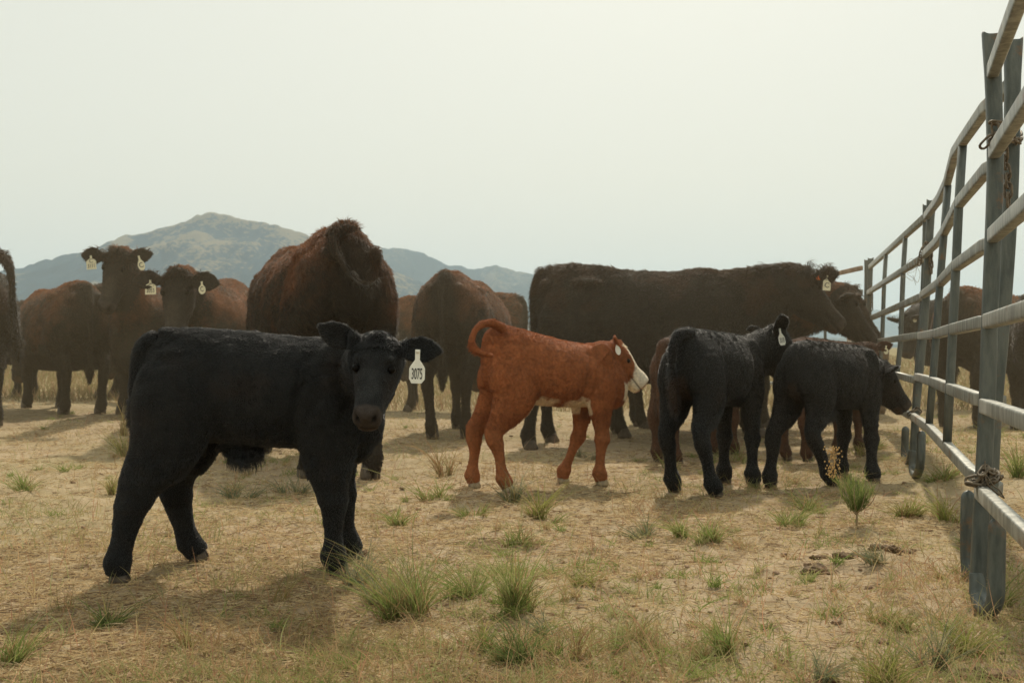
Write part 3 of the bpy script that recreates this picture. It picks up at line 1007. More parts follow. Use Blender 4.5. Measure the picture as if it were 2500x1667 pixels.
        hc.position_data.foreach_set('vector', pts3.astype(np.float32).ravel())
        ra = hc.attributes.get('radius') or hc.attributes.new('radius', 'FLOAT', 'POINT')
        rr = np.tile(np.array((1.0, .75, .12)) * frad, (nf, 1)) * (.7 + .6 * rg.random(nf))[:, None]
        ra.data.foreach_set('value', rr.astype(np.float32).ravel())
        var = (.75 + .55 * rg.random(nf))[:, None]
        Ch = Cf * var
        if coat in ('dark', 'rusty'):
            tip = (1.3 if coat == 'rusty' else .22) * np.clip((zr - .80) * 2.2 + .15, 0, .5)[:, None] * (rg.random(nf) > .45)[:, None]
            rim = (coat == 'rusty') * .32 * (rg.random(nf) > .70)[:, None] * np.clip(zr * 2.2 - .9, 0, 1)[:, None]  # extra rust on some strands, putting the backlit orange rim into their colour
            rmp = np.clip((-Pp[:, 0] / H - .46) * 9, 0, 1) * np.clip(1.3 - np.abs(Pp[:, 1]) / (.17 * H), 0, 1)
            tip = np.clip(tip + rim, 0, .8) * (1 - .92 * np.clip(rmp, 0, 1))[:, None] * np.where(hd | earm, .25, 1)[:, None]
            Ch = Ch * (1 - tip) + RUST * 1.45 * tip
        set_col(hc, Ch, 'col', 'CURVE')
        fo = bpy.data.objects.new('coat_fur', hc)
        COL.objects.link(fo); fo.parent = root
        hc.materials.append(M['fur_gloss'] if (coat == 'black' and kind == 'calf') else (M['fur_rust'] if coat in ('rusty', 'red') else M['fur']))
    # --- tags: (ear index, offset along ear 0..1, normal world vec or None, w,h, lines, mat, shape, roll)
    for tg in tags:
        ei, along, nw, tw_, th_, lines, mt, shp, roll = tg
        bp, dE, nE, wE = earinfo[ei]
        pos_ = bp + dE * (.06 + along) * eL * L * 1.12
        nn = nE if nw is None else clean_norm(vL(nw))
        pos_ = pos_ + nn * (.018 if kind == 'calf' else .03)
        make_tag(root, pos_, nn, (0, 0, 1), tw_, th_, lines, M[mt], shp, roll)
    return root

CALF_FUR = (26000, .016, .0010)
COW_FUR = (34000, .028, .0017)
HERD = 'black and red-brown cows of the herd'
CALVES = 'calves standing in front of the cows'

LEGS1 = dict(
    hind=[(-.28, .075, .72, .10, .065), (-.275, .085, .62, .135, .078), (-.275, .09, .52, .13, .070), (-.30, .088, .43, .110, .060), (-.338, .085, .36, .082, .052), (-.357, .085, .31, .066, .046),
          (-.368, .083, .25, .054, .042), (-.372, .083, .18, .045, .038), (-.373, .083, .11, .040, .036), (-.372, .083, .07, .043, .039), (-.365, .083, .045, .041, .038), (-.358, .083, .022, .038, .036)],
    fore=[(.27, .065, .68, .10, .05), (.268, .082, .58, .112, .065), (.262, .09, .48, .105, .060), (.266, .085, .39, .084, .052), (.276, .083, .31, .060, .047), (.286, .083, .25, .047, .043), (.287, .083, .19, .038, .036),
          (.287, .083, .12, .033, .033), (.288, .083, .075, .041, .038), (.295, .083, .045, .039, .037), (.302, .083, .022, .037, .036)])
# 1 front black calf
bovine('calf', 'large black calf nearest the camera, side on, face turned to us, white tag 3075', 'calf', 'calf', 'black', (-.878, 3.43), 7, .985,
       head=dict(poll=(924, 838, 3.20), m=(-.06, -.66, -.75), u=(.0, -.75, .66), k=.96),
       feet={'RH': (288, 3.30), 'LH': (482, 3.56), 'RF': (822, 3.40), 'LF': (862, 3.62)},
       tail=[(440, 832, 3.38, .036), (396, 830, 3.37, .038), (356, 850, 3.36, .036), (340, 905, 3.36, .030), (336, 985, 3.36, .028), (342, 1045, 3.37, .025), (352, 1090, 3.38, .012)],
       ears=[((.97, -.10, -.02, 1), (.05, -1, .25)), ((-.88, -.05, .42, -1), (-.30, -1, .1))],
       tags=[(0, .52, (.0, -1, .12), .050, .108, [('3075', .050, -.735, .36)], 'tag_white', 'long', .02)],
       voxel=.0050, fur=(170000, .0105, .0006), group=CALVES, sheath=True, seed=3, legs=LEGS1, brisket=True, xs=.955, wide=.93, hooves='hoof')
# 2 red calf
bovine('calf', 'rust-red calf with white face and belly, walking right, tail curled', 'calf', 'calf', 'red', (.225, 5.62), 20, 1.0,
       head=dict(poll=(1503, 845, 5.76), m=(.58, .10, -.60), u=(.60, -.10, .66), k=.93, fat=1.15, blunt=.16),
       feet={'RH': (1240, 5.36), 'LH': (1156, 5.52), 'RF': (1468, 5.58), 'LF': (1373, 5.76)},
       tail=[(1230, 803, 5.42, .028), (1198, 789, 5.36, .024), (1168, 798, 5.30, .020), (1152, 825, 5.27, .019), (1155, 850, 5.25, .018), (1175, 861, 5.23, .017), (1204, 868, 5.22, .010)],
       ears=[((-.85, .45, .15, 1), (0, -.6, .8)), ((-.12, -.80, .42, -1), (.75, .1, .3))],
       tags=[(1, .60, (-.3, -1, 0), .030, .075, [], 'tag_white', 'oval', -.25)],
       voxel=.0055, fur=(70000, .009, .0009), group=CALVES, tilt=.16, seed=5, legscale=1.0, hooves='hoof_pale')
# 3 black calf A
bovine('calf', 'black calf seen from behind left of the smaller black calf, head raised, white tag', 'calf', 'calf', 'black', (1.12, 5.49), 52, 1.03,
       head=dict(poll=(1888, 812, 5.86), m=(.66, .02, -.70), u=(.66, .0, .68), k=1.12, fat=1.15),
       feet={'LH': (1646, 5.36), 'RH': (1748, 5.17), 'RF': (1840, 5.60), 'LF': (1770, 5.80)},
       tail=[(1690, 812, 5.20, .032), (1662, 815, 5.14, .034), (1645, 842, 5.10, .030), (1640, 900, 5.10, .024), (1642, 960, 5.10, .026), (1650, 1010, 5.12, .010)],
       ears=[((-.45, .75, .25, 1), (.3, .3, .8)), ((-.05, -.75, .50, -1), (.35, -.55, -.65))],
       tags=[(1, .35, (-.1, -1, .1), .036, .100, [('3018', .040, -.72, .34)], 'tag_white', 'long', -.18)],
       voxel=.006, fur=(70000, .012, .0009), group=CALVES, seed=8, legscale=1.1)
# 4 black calf B
bovine('calf', 'smaller black calf beside the fence, rump to us, head low against the rails', 'calf', 'calf', 'black', (1.84, 5.74), 38, .955,
       head=dict(poll=(2150, 893, 6.00), m=(.58, .02, -.70), u=(.66, -.1, .60), k=1.04, fat=1.15),
       feet={'LH': (1880, 5.62), 'RH': (2033, 5.56), 'RF': (2133, 5.72), 'LF': (2055, 5.92)},
       ears=[((.0, .9, .0, 1), (.5, .3, .6)), ((.12, -.97, .06, -1), (.5, .05, -.8))],
       tags=[], voxel=.006, fur=(70000, .012, .0009), group=CALVES, seed=12, legscale=1.15, tail=None, sheath=True)
# 5 brown calf behind A
bovine('calf', 'dark brown calf mostly hidden behind the black calf with raised head', 'calf', 'calf', 'brown', (1.32, 7.0), 42, 1.0,
       head=dict(poll=(1812, 852, 7.30), m=(.35, .1, -.9), u=(.8, -.2, .4)),
       voxel=.008, fur=(20000, .016, .0013), group=CALVES, seed=15)
# 6 brown calf behind B, by the fence
bovine('calf', 'reddish brown calf behind the smaller black calf, head by the fence, white tags', 'calf', 'calf', 'brown', (2.20, 6.98), 40, .99,
       head=dict(poll=(2115, 846, 7.30), m=(.15, -.55, -.75), u=(.1, -.6, .6)),
       tags=[(0, .6, (0, -1, 0), .035, .06, [], 'tag', 'oval', 0), (1, .6, (0, -1, 0), .025, .03, [], 'tag_white', 'disc', 0)],
       voxel=.008, fur=(20000, .016, .0013), group=CALVES, seed=18)
# 7 tan calf beyond the fence
bovine('calf', 'grey-tan calf beyond the fence behind the cows\' muzzles', 'calf', 'calf', 'tan', (4.12, 11.6), 80, 1.18,
       voxel=.012, fur=(8000, .02, .002), seed=21)

# 8 big dark cow, profile
bovine('cow', 'long dark brown-black cow in profile behind the calves, orange button and square tag', 'cow', 'cow', 'dark', (1.05, 7.98), 3, 1.0,
       head=dict(poll=(1962, 668, 8.08), m=(.68, -.02, -.73), u=(.75, -.05, .6), k=1.04),
       feet={'RH': (1292, 7.72), 'LH': (1345, 8.15), 'RF': ('d', .05, 0)},
       ears=[((-.3, .85, .3, 1), (.4, .3, .7)), ((.72, -.55, .12, -1), (.5, .80, -.15))],
       tags=[(1, .55, (0, -1, 0), .062, .120, [('C', .058, -.66, 1)], 'tag', 'square', .08), (1, .25, (0, -1, .3), .042, .036, [], 'tag_orange', 'disc', 0)],
       fur=(90000, .030, .0014), group=HERD, seed=23, wide=.98, voxel=.010, deep=.05)
# 9 rump cow
bovine('cow', 'huge brown-black cow behind the front calf, rump to us with lifted tail', 'cow', 'cow', 'rusty', (-1.36, 6.76), 118, 1.06,
       head=dict(lp=(1.12, -.10, .80), lm=(.2, .0, -.96)),
       feet={'RH': (905, 5.95), 'LH': (750, 6.0)},
       tail=[(868, 572, 6.18, .042), (838, 557, 6.06, .034), (812, 572, 5.96, .027), (814, 602, 5.90, .024), (834, 640, 5.87, .022), (860, 682, 5.85, .021), (890, 702, 5.83, .019), (915, 694, 5.83, .015), (924, 672, 5.83, .008)],
       fur=(120000, .034, .0013), group=HERD, seed=27, wide=.93, voxel=.009)
# 10 rear view cow
bovine('cow', 'brown-sided cow seen square from behind between the big rump and the red calf', 'cow', 'cow', 'rusty', (-.44, 9.1), 81, 1.0,
       head=dict(lp=(1.20, .1, .85), lm=(.3, .1, -.95)),
       fur=(70000, .026, .0016), group=HERD, seed=31, wide=1.12, tilt=-.015,
       feet={'LH': ('d', .0, -.04), 'RH': ('d', .03, .02)})
# 11 left edge cow
bovine('cow', 'dark cow cut by the left edge, rump and hanging tail to us', 'cow', 'cow', 'dark', (-4.84, 8.88), 119, 1.07,
       head=dict(lp=(1.20, .1, .85), lm=(.3, .1, -.95)), fur=(50000, .026, .0017), group=HERD, seed=35, wide=1.05,
       tail=[(-50, 640, 8.30, .05), (-10, 626, 8.15, .048), (22, 650, 8.05, .036), (32, 740, 8.03, .028), (36, 800, 8.02, .03), (42, 850, 8.02, .030), (46, 885, 8.02, .010)])
# 12 cow 10
bovine('cow', 'rusty brown cow beside the left edge cow, flank and hip to us', 'cow', 'cow', 'rusty', (-4.70, 10.35), 132, 1.0,
       head=dict(lp=(1.30, .0, .9), lm=(.4, 0, -.9)), fur=(50000, .028, .0018), group=HERD, seed=39, udder=True, tilt=.0)
# 13 cow 3111
bovine('cow', 'dark brown cow facing the camera with head high, ear tag 3111', 'cow', 'cow', 'rusty', (-3.56, 10.1), -92, 1.0,
       head=dict(poll=(288, 618, 8.95), m=(-.12, -.36, -.92), u=(0, -.9, .4), k=1.04),
       ears=[((.97, -.05, .22, 1), (0, -1, .1)), ((-1.0, -.05, .12, -1), (0, -1, .1))],
       tags=[(1, .58, (0, -1, 0), .088, .125, [('C', .050, -.40, 1), ('3111', .048, -.76, .72)], 'tag', 'square', -.08), (0, .52, (0, -1, 0), .062, .135, [('C', .065, -.66, .9)], 'tag', 'oval', -.3)],
       fur=(50000, .024, .0016), group=HERD, seed=43)
# 14 cow 3053
bovine('cow', 'dark cow facing us with head lowered, ear tag 3053', 'cow', 'cow', 'rusty', (-2.72, 9.15), -88, 1.0,
       head=dict(poll=(432, 668, 7.95), m=(.04, -.42, -.90), u=(0, -.95, .3), k=1.10),
       ears=[((.95, -.1, -.10, 1), (0, -1, .1)), ((-1.0, -.1, .02, -1), (0, -1, .3))],
       tags=[(1, .42, (0, -1, 0), .086, .115, [('C', .046, -.40, 1), ('3053', .048, -.74, .68)], 'tag', 'square', -.03), (0, .48, (0, -1, 0), .056, .100, [('C', .058, -.62, .7)], 'tag', 'oval', -.05)],
       fur=(50000, .024, .0016), group=HERD, seed=47)
# 15 background brown cow behind 13 and 14
bovine('cow', 'rusty cow standing sideways far behind the two cows that face us', 'cow', 'cow', 'rusty', (-3.65, 12.3), 180, 1.02, fur=(22000, .03, .0026), group=HERD, seed=51, voxel=.014,
       head=dict(lp=(1.2, 0, .9), lm=(.4, 0, -.9)))
# 16 cow behind rear view cow
bovine('cow', 'sandy brown cow standing sideways behind the cow seen square from behind', 'cow', 'cow', 'rusty', (-.72, 12.1), 180, 1.0, fur=(30000, .03, .0024), group=HERD, seed=55, voxel=.013,
       head=dict(lp=(1.2, 0, .9), lm=(.4, 0, -.9)))
# 17, 18 heads behind the big cow
bovine('cow', 'black cow with curly forehead just behind the profile cow, muzzle at the fence', 'cow', 'cow', 'rusty', (1.62, 8.80), 2, 1.0,
       head=dict(poll=(2055, 708, 8.60), m=(.62, -.02, -.78), u=(.75, 0, .6), k=1.06), ears=[((-.4, .8, .1, 1), (.4, .3, .7)), ((-.3, -.92, -.1, -1), (.25, -.05, -.95))], fur=(40000, .036, .0018), group=HERD, seed=59, voxel=.012)
bovine('cow', 'third black cow in the row of heads, farthest, forehead only showing', 'cow', 'cow', 'dark', (1.92, 9.72), 2, 1.0,
       head=dict(poll=(2080, 710, 9.35), m=(.56, -.02, -.82), u=(.75, 0, .6), k=1.02), ears=[((-.4, .8, .1, 1), (.4, .3, .7)), ((-.4, -.8, -.1, -1), (.25, -.05, -.95))], fur=(26000, .032, .002), group=HERD, seed=63, voxel=.013)
bovine('cow', 'far cow glimpsed between the legs of the rusty cow at the left edge', 'cow', 'cow', 'dark', (-6.0, 13.2), 172, 1.0, fur=(12000, .03, .003), group=HERD, seed=83, voxel=.015,
       head=dict(lp=(1.2, 0, .9), lm=(.4, 0, -.9)))
bovine('cow', 'rusty cow behind the tag 3053 cow, showing a strip left of the huge rump', 'cow', 'cow', 'rusty', (-2.55, 11.6), 8, 1.0, fur=(14000, .03, .003), group=HERD, seed=87, voxel=.015,
       head=dict(lp=(1.2, 0, .9), lm=(.4, 0, -.9)))
bovine('cow', 'far dark cow standing sideways, legs seen below the cow with tag 3111', 'cow', 'cow', 'dark', (-4.3, 14.6), 4, 1.0, fur=(12000, .03, .003), group=HERD, seed=93, voxel=.015,
       head=dict(lp=(1.2, 0, .9), lm=(.4, 0, -.9)))
# 19 cow beyond fence, brown
bovine('cow', 'brown cow beyond the fence between the two nearer post pairs', 'cow', 'cow', 'rusty', (4.84, 10.1), 42, .95, fur=(40000, .028, .0018), group=HERD, seed=67, voxel=.012,
       head=dict(lp=(1.2, 0, 1.0), lm=(.4, 0, -.9)))
# 20 right edge cow beyond fence
bovine('cow', 'dark cow beyond the fence at the right edge', 'cow', 'cow', 'dark', (4.66, 8.72), 70, .93, fur=(30000, .028, .0018), group=HERD, seed=71, voxel=.012,
       head=dict(lp=(1.2, -.2, 1.0), lm=(.4, 0, -.9)))
# 21 black head facing left beyond fence
bovine('cow', 'black cow beyond the fence with yellow ear button, head hanging left', 'cow', 'cow', 'black', (6.0, 12.6), 168, 1.0, fur=(22000, .026, .002), group=HERD, seed=75, voxel=.013,
       head=dict(poll=(2212, 772, 12.2), m=(-.15, -.1, -.95), u=(-.8, -.3, .3), k=.98),
       ears=[((1.0, .2, -.1), (.4, .2, 1)), ((-1.0, .2, -.1), (-.4, .3, .9))],
       tags=[(0, .25, (0, -1, 0), .045, .045, [], 'tag', 'disc', 0)])
# 22 small face far behind left
bovine('cow', 'greyish cow far behind, only ears, a tag and pale flank between two cows', 'cow', 'cow', 'dark', (-5.0, 13.6), -85, .97, fur=(16000, .026, .0025), group=HERD, seed=79, voxel=.014,
       head=dict(poll=(240, 706, 12.4), m=(.1, -.35, -.93), u=(0, -.9, .3)),
       tags=[(0, .5, (0, -1, 0), .08, .12, [('C', .04, -.42)], 'tag', 'square', 0)])
#@@REST
# ------------------------------------------------------------------ fence panels
def sweep_mesh(name, pts, prof, steps=1, up=(0, 0, 1), cap=True, ref=None):
    """prof: list of (side, up) offsets in metres, swept along pts"""
    P = catmull(np.array([tuple(p) for p in pts], float), steps) if steps > 1 else np.array([tuple(p) for p in pts], float)
    T = np.gradient(P, axis=0); T /= np.linalg.norm(T, axis=1)[:, None]
    up = np.array(up, float)
    pr = np.array(prof)
    rs = []
    for p, t in zip(P, T):
        u = up - t * up.dot(t)
        u /= np.linalg.norm(u); s_ = np.cross(t, u)
        rs.append(p + np.outer(pr[:, 0], s_) + np.outer(pr[:, 1], u))
    S_ = Soup(); S_.rings(rs)
    return S_.mesh(name)

def superoval(a, b, p=.5, n=20):
    t = np.linspace(0, 2 * math.pi, n, endpoint=False)
    c, s_ = np.cos(t), np.sin(t)
    return list(zip(a * np.sign(c) * np.abs(c) ** p, b * np.sign(s_) * np.abs(s_) ** p))

RAILP = superoval(.0170, .0225, .33, 28)
UPP = superoval(.0155, .0155, .6, 16)
RH_ = [1.60, 1.366, 1.118, .855, .607, .355]

def panel(name, label, rails, uprights, base, rustfirst=False):
    root = empty(name, (base[0], base[1], 0))
    tag(root, label, 'fence panel', 'galvanised livestock panels of the pen')
    off = Vector((base[0], base[1], 0))
    for k, r in enumerate(rails):
        pts = [Vector(p) - off for p in r]
        obj('rail', sweep_mesh('rail', pts, RAILP), M['rusty_rail'] if (rustfirst and k == 0) else M['rail'], root)
    for u in uprights:
        pts = [Vector(p) - off for p in u]
        # short spans between rails so each upright butts the rails
        obj('upright', sweep_mesh('upright', pts, UPP, up=(0, 1, 0)), M['steel'], root)
    return root, off

def post(root, off, pts, w_=.0225, dd=.018, face=0.0, hollow=True):
    """leaning oval post with a coped (saddle cut) open top; pts top -> bottom"""
    P = catmull(np.array([tuple(Vector(p) - off) for p in pts], float), 6)
    n = 28
    t = np.linspace(0, 2 * math.pi, n, endpoint=False)
    c, s_ = np.cos(t), np.sin(t)
    ox = np.sign(c) * np.abs(c) ** .55; oy = np.sign(s_) * np.abs(s_) ** .55
    ca, sa = math.cos(face), math.sin(face)
    def ring(p, a, b, cope=0):
        x = ox * a; y = oy * b
        return np.stack([p[0] + x * ca - y * sa, p[1] + x * sa + y * ca, p[2] + cope * (np.abs(c) ** 2 - .5) * np.ones(n)], 1)
    rs = []
    top = P[0]
    k = 0.012
    # inside of the open end, lip, flare, shaft
    d = (P[1] - P[0]) / np.linalg.norm(P[1] - P[0])
    rs.append(ring(top + d * .07, w_ * .7, dd * .6, k * .3))
    rs.append(ring(top + d * .03, w_ * .86, dd * .8, k * .7))
    rs.append(ring(top + d * .002, w_ * 1.08, dd * 1.0, k))
    rs.append(ring(top, w_ * 1.16, dd * 1.08, k))
    rs.append(ring(top + d * .006, w_ * 1.20, dd * 1.10, k * .95))
    rs.append(ring(top + d * .04, w_ * 1.16, dd * 1.06, k * .5))
    rs.append(ring(top + d * .12, w_ * 1.03, dd, 0))
    for p in P[1:]:
        if (p - top) @ d > .16: rs.append(ring(p, w_, dd))
    S_ = Soup(); S_.rings(rs)
    return obj('end_post', S_.mesh('end_post'), M['steel'], root)

def foot(root, off, pts, a=.0255, b=.02):
    P = [Vector(p) - off for p in pts]
    Q = catmull(np.array([tuple(p) for p in P]), 24)
    S_ = Soup()
    n = 20
    T = np.gradient(Q, axis=0); T /= np.linalg.norm(T, axis=1)[:, None]
    L_ = np.concatenate([[0], np.cumsum(np.linalg.norm(np.diff(Q, axis=0), axis=1))])
    rs = []
    for p, t, q in zip(Q, T, L_[-1] - L_):
        k = math.sqrt(max(0.02, 1 - (1 - min(q / .03, 1)) ** 2))
        side = np.array((1, .15, 0.)); side -= t * side.dot(t); side /= np.linalg.norm(side)
        o = np.cross(t, side)
        th = np.linspace(0, 2 * math.pi, n, endpoint=False)
        rs.append(p + np.outer(np.cos(th) * a * k, side) + np.outer(np.sin(th) * b * k, o))
    S_.rings(rs)
    return obj('skid_foot', S_.mesh('skid_foot'), M['steel'], root)

# near panel (runs past the camera on its right)
nearA = [W(2424, 172, 2.965), W(2428, 369, 2.965), W(2425, 574, 2.965), W(2413, 784, 2.965), W(2405, 991, 2.965), W(2394, 1200, 2.965)]
midA = [W(2488, 0, 2.36), W(2500, 257, 2.40), W(2500, 507, 2.40), W(2500, 759, 2.40), W(2500, 1025, 2.38), W(2500, 1303, 2.38)]
railsA = [[a, a + (b - a) * .4, b, a + (b - a) * 2.6, a + (b - a) * 4.6] for a, b in zip(nearA, midA)]
rt, off = panel('livestock_panel', 'nearest fence panel at the right edge, rails running toward the camera', railsA, [[a[3] for a in railsA][0:6]], (1.42, 2.99))
post(rt, off, [W(2421, 82, 2.99), W(2428, 300, 2.99), W(2429, 450, 2.99), W(2417, 766, 2.99), W(2410, 976, 2.99), W(2401, 1160, 2.99), W(2388, 1400, 2.98), W(2386, 1450, 2.98)], face=-.2)
foot(rt, off, [W(2387, 1400, 2.98), W(2389, 1452, 2.96), W(2402, 1482, 2.91), W(2420, 1486, 2.86), W(2431, 1455, 2.84), W(2433, 1380, 2.84), W(2435, 1262, 2.84)])

# second panel
B = [[(2470, 206, 3.165), (2405, 265, 3.36), (2350, 344, 3.95), (2331, 374, 4.22), (2312, 446, 4.72), (2294, 484, 5.10), (2262, 527, 6.02)],
     [(2464, 388, 3.165), (2409, 414, 3.34), (2341, 496, 3.97), (2305, 566, 4.72), (2290, 588, 5.05), (2256, 622, 6.02)],
     [(2458, 581, 3.165), (2402, 601, 3.34), (2334, 649, 3.97), (2293, 692, 4.78), (2252, 720, 6.02)],
     [(2451, 786, 3.165), (2397, 787, 3.34), (2326, 804, 3.97), (2286, 815, 4.74), (2247, 820, 6.02)],
     [(2444, 982, 3.165), (2386, 973, 3.34), (2319, 948, 3.97), (2277, 931, 4.74), (2239, 920, 6.02)],
     [(2436, 1193, 3.165), (2375, 1157, 3.34), (2312, 1090, 3.97), (2268, 1044, 4.76), (2228, 1016, 6.02)]]
railsB = [[W(*p) for p in r] for r in B]
u1 = [W(2350, 352, 3.95), W(2341, 496, 3.96), W(2334, 651, 3.96), W(2326, 804, 3.96), W(2319, 948, 3.96), W(2312, 1085, 3.96)]
u2 = [W(2314, 452, 4.70), W(2305, 566, 4.72), W(2295, 690, 4.72), W(2286, 815, 4.74), W(2277, 931, 4.74), W(2268, 1040, 4.75)]
rt, off = panel('livestock_panel', 'bent fence panel between the near double post and the middle post', railsB, [u1, u2], (1.57, 3.14))
post(rt, off, [W(2474, 96, 3.14), W(2466, 480, 3.14), W(2445, 800, 3.14), W(2427, 1000, 3.14), W(2415, 1250, 3.14), W(2408, 1440, 3.14)], face=-.1)
foot(rt, off, [W(2408, 1400, 3.14), W(2402, 1440, 3.16), W(2388, 1450, 3.24), W(2370, 1420, 3.33), W(2363, 1370, 3.36), W(2362, 1290, 3.36), W(2364, 1196, 3.36)], b=.015)
post(rt, off, [W(2274, 488, 6.04), W(2260, 740, 6.04), W(2251, 850, 6.04), W(2243, 930, 6.04), W(2236, 1010, 6.04), W(2230, 1140, 6.04)], face=-.3)
foot(rt, off, [W(2232, 1100, 6.04), W(2229, 1145, 6.02), W(2238, 1160, 5.85), W(2247, 1130, 5.72), W(2250, 1050, 5.72)])

# third panel
Cn = [(2256, 533, 6.16), (2250, 632, 6.16), (2246, 726, 6.16), (2243, 819, 6.16), (2232, 927, 6.16), (2222, 1014, 6.16)]
Cf_ = [(2124, 652, 9.7), (2120, 714, 9.7), (2118, 780, 9.7), (2116, 838, 9.7), (2112, 893, 9.7), (2108, 950, 9.7)]
railsC = [[W(*a), W(*a).lerp(W(*b), .4), W(*b)] for a, b in zip(Cn, Cf_)]
def uprC(t, sx=0):
    return [W(*a).lerp(W(*b), t) for a, b in zip(Cn, Cf_)]
rt, off = panel('livestock_panel', 'fence panel running on from the middle post to the far post', railsC, [uprC(.25), uprC(.60)], (2.55, 6.2))
post(rt, off, [W(2264, 500, 6.18), W(2255, 740, 6.18), W(2240, 930, 6.18), W(2228, 1130, 6.18)], face=-.3)
foot(rt, off, [W(2228, 1100, 6.18), W(2222, 1125, 6.22), W(2214, 1135, 6.35), W(2209, 1115, 6.5), W(2211, 1040, 6.5)])
post(rt, off, [W(2126, 630, 9.72), W(2122, 760, 9.72), W(2117, 900, 9.72), W(2111, 1035, 9.72)], face=-.5)

# fourth panel, turns away behind the cows
plan = [(3.46, 9.86), (3.46, 11.0), (3.42, 12.2), (3.25, 13.3)]
railsD = [[Vector((x, y, h - .035)) for x, y in plan] for h in RH_]
rt, off = panel('livestock_panel', 'far fence panel with a rusty top rail behind the cows\' heads', railsD, [[r[1] for r in railsD], [r[2] for r in railsD]], plan[0], rustfirst=True)
post(rt, off, [W(2117, 634, 9.88), W(2112, 900, 9.88), W(2107, 1035, 9.88)], face=-.5)

# ------------------------------------------------------------------ chains and wire
def chain_mesh(name, pts, ll, wr, seedv=0):
    P = catmull(np.array([tuple(p) for p in pts], float), 12)
    d = np.concatenate([[0], np.cumsum(np.linalg.norm(np.diff(P, axis=0), axis=1))])
    nl = max(2, int(d[-1] / (ll * .72)))
    rg = random.Random(seedv)
    S_ = Soup()
    for k in range(nl):
        sc_ = (k + .5) / nl * d[-1]
        c = np.array([np.interp(sc_, d, P[:, j]) for j in range(3)])
        a = np.array([np.interp(min(sc_ + ll * .3, d[-1]), d, P[:, j]) for j in range(3)]); b = np.array([np.interp(max(sc_ - ll * .3, 0), d, P[:, j]) for j in range(3)])
        t = a - b; t /= np.linalg.norm(t)
        ref = np.array((0.3, 1, .2)); sd_ = np.cross(t, ref); sd_ /= np.linalg.norm(sd_); no = np.cross(t, sd_)
        ang = (k % 2) * math.pi / 2 + .6 + rg.uniform(-.3, .3)
        w1 = sd_ * math.cos(ang) + no * math.sin(ang); w2 = np.cross(t, w1)
        hl = ll * .5 - ll * .16; rr = ll * .26
        loop = []
        for q in np.linspace(-math.pi / 2, math.pi / 2, 6): loop.append((hl + rr * math.cos(q), rr * math.sin(q)))
        for q in np.linspace(math.pi / 2, 3 * math.pi / 2, 6): loop.append((-hl + rr * math.cos(q), rr * math.sin(q)))
        loop = np.array(loop); m_ = len(loop); base = S_.n; Vv = []
        for j in range(m_):
            o = loop[j]; tn = loop[(j + 1) % m_] - loop[j - 1]; tn /= np.linalg.norm(tn); nn = np.array((tn[1], -tn[0]))
            for q in range(6):
                qa = q * math.pi / 3
                off2 = nn * math.cos(qa) * wr
                Vv.append(c + t * (o[0] + off2[0]) + w1 * (o[1] + off2[1]) + w2 * math.sin(qa) * wr)
        S_.V.append(np.array(Vv))
        for j in range(m_):
            for q in range(6):
                j2, q2 = (j + 1) % m_, (q + 1) % 6
                S_.F.append((base + j * 6 + q, base + j2 * 6 + q, base + j2 * 6 + q2, base + j * 6 + q2))
        S_.n += len(Vv)
    return S_.mesh(name)

def chain(label, pts, ll, wr, sd_=0):
    return tag(obj('chain', chain_mesh('chain', [W(*p) for p in pts], ll, wr, sd_), M['chain']), label, 'chain', 'chains tying the fence panels together')
chain('rusty chain around the near double post high up, tail hanging down behind', [(2405, 358, 2.95), (2412, 345, 2.94), (2440, 335, 2.93), (2450, 318, 2.93), (2432, 300, 2.93), (2436, 330, 2.93), (2470, 338, 3.0), (2487, 345, 3.10), (2482, 325, 3.18),
       (2455, 350, 3.07), (2455, 400, 3.08), (2460, 440, 3.08), (2462, 500, 3.08)], .040, .0040, 1)
chain('tangled rusty chain wrapped low around the near double post', [(2366, 1178, 2.95), (2380, 1183, 2.94), (2400, 1176, 2.94), (2420, 1150, 2.94), (2436, 1165, 3.05), (2428, 1172, 3.06), (2405, 1145, 2.94), (2390, 1172, 2.94), (2372, 1170, 2.95), (2400, 1182, 2.94), (2425, 1170, 2.94), (2432, 1150, 3.0)], .036, .0042, 2)
chain('chain hooked over the rail at the middle post with a hanging tail', [(2244, 645, 5.98), (2250, 615, 5.97), (2262, 596, 5.97), (2270, 605, 5.97), (2272, 630, 6.0), (2274, 665, 6.0)], .042, .0045, 3)
chain('small chain low on the middle post', [(2218, 1012, 5.98), (2228, 1004, 5.97), (2240, 998, 5.97), (2246, 1008, 5.97), (2240, 1014, 5.97)], .036, .004, 4)
chain('short chain hanging beside the far post', [(2125, 700, 9.66), (2128, 715, 9.66), (2128, 735, 9.66), (2128, 756, 9.66)], .050, .005, 5)

def wire(name, label, cat, strands, r_, mat, group=None):
    S_ = Soup()
    for st in strands:
        P = catmull(np.array([tuple(W(*p)) for p in st]), 6)
        S_.limb(np.hstack([P, np.full((len(P), 2), r_)]), n=5, m=1)
    return tag(obj(name, S_.mesh(name), mat), label, cat, group)
wire('tie_wire', 'loose tangle of thin wire on the rail beside the middle post', 'wire',
     [[(2244, 640, 6.1), (2225, 632, 6.1), (2214, 645, 6.1), (2222, 660, 6.1), (2240, 650, 6.1), (2246, 640, 6.1)],
      [(2246, 642, 6.1), (2232, 662, 6.05), (2215, 668, 6.0), (2230, 680, 6.0), (2236, 696, 6.0)],
      [(2240, 640, 6.1), (2236, 665, 6.05), (2228, 685, 6.0), (2212, 676, 6.0), (2200, 676, 6.0)],
      [(2238, 650, 6.1), (2246, 668, 6.05), (2240, 690, 6.0), (2228, 672, 6.0)]], .0012, M['wire'])
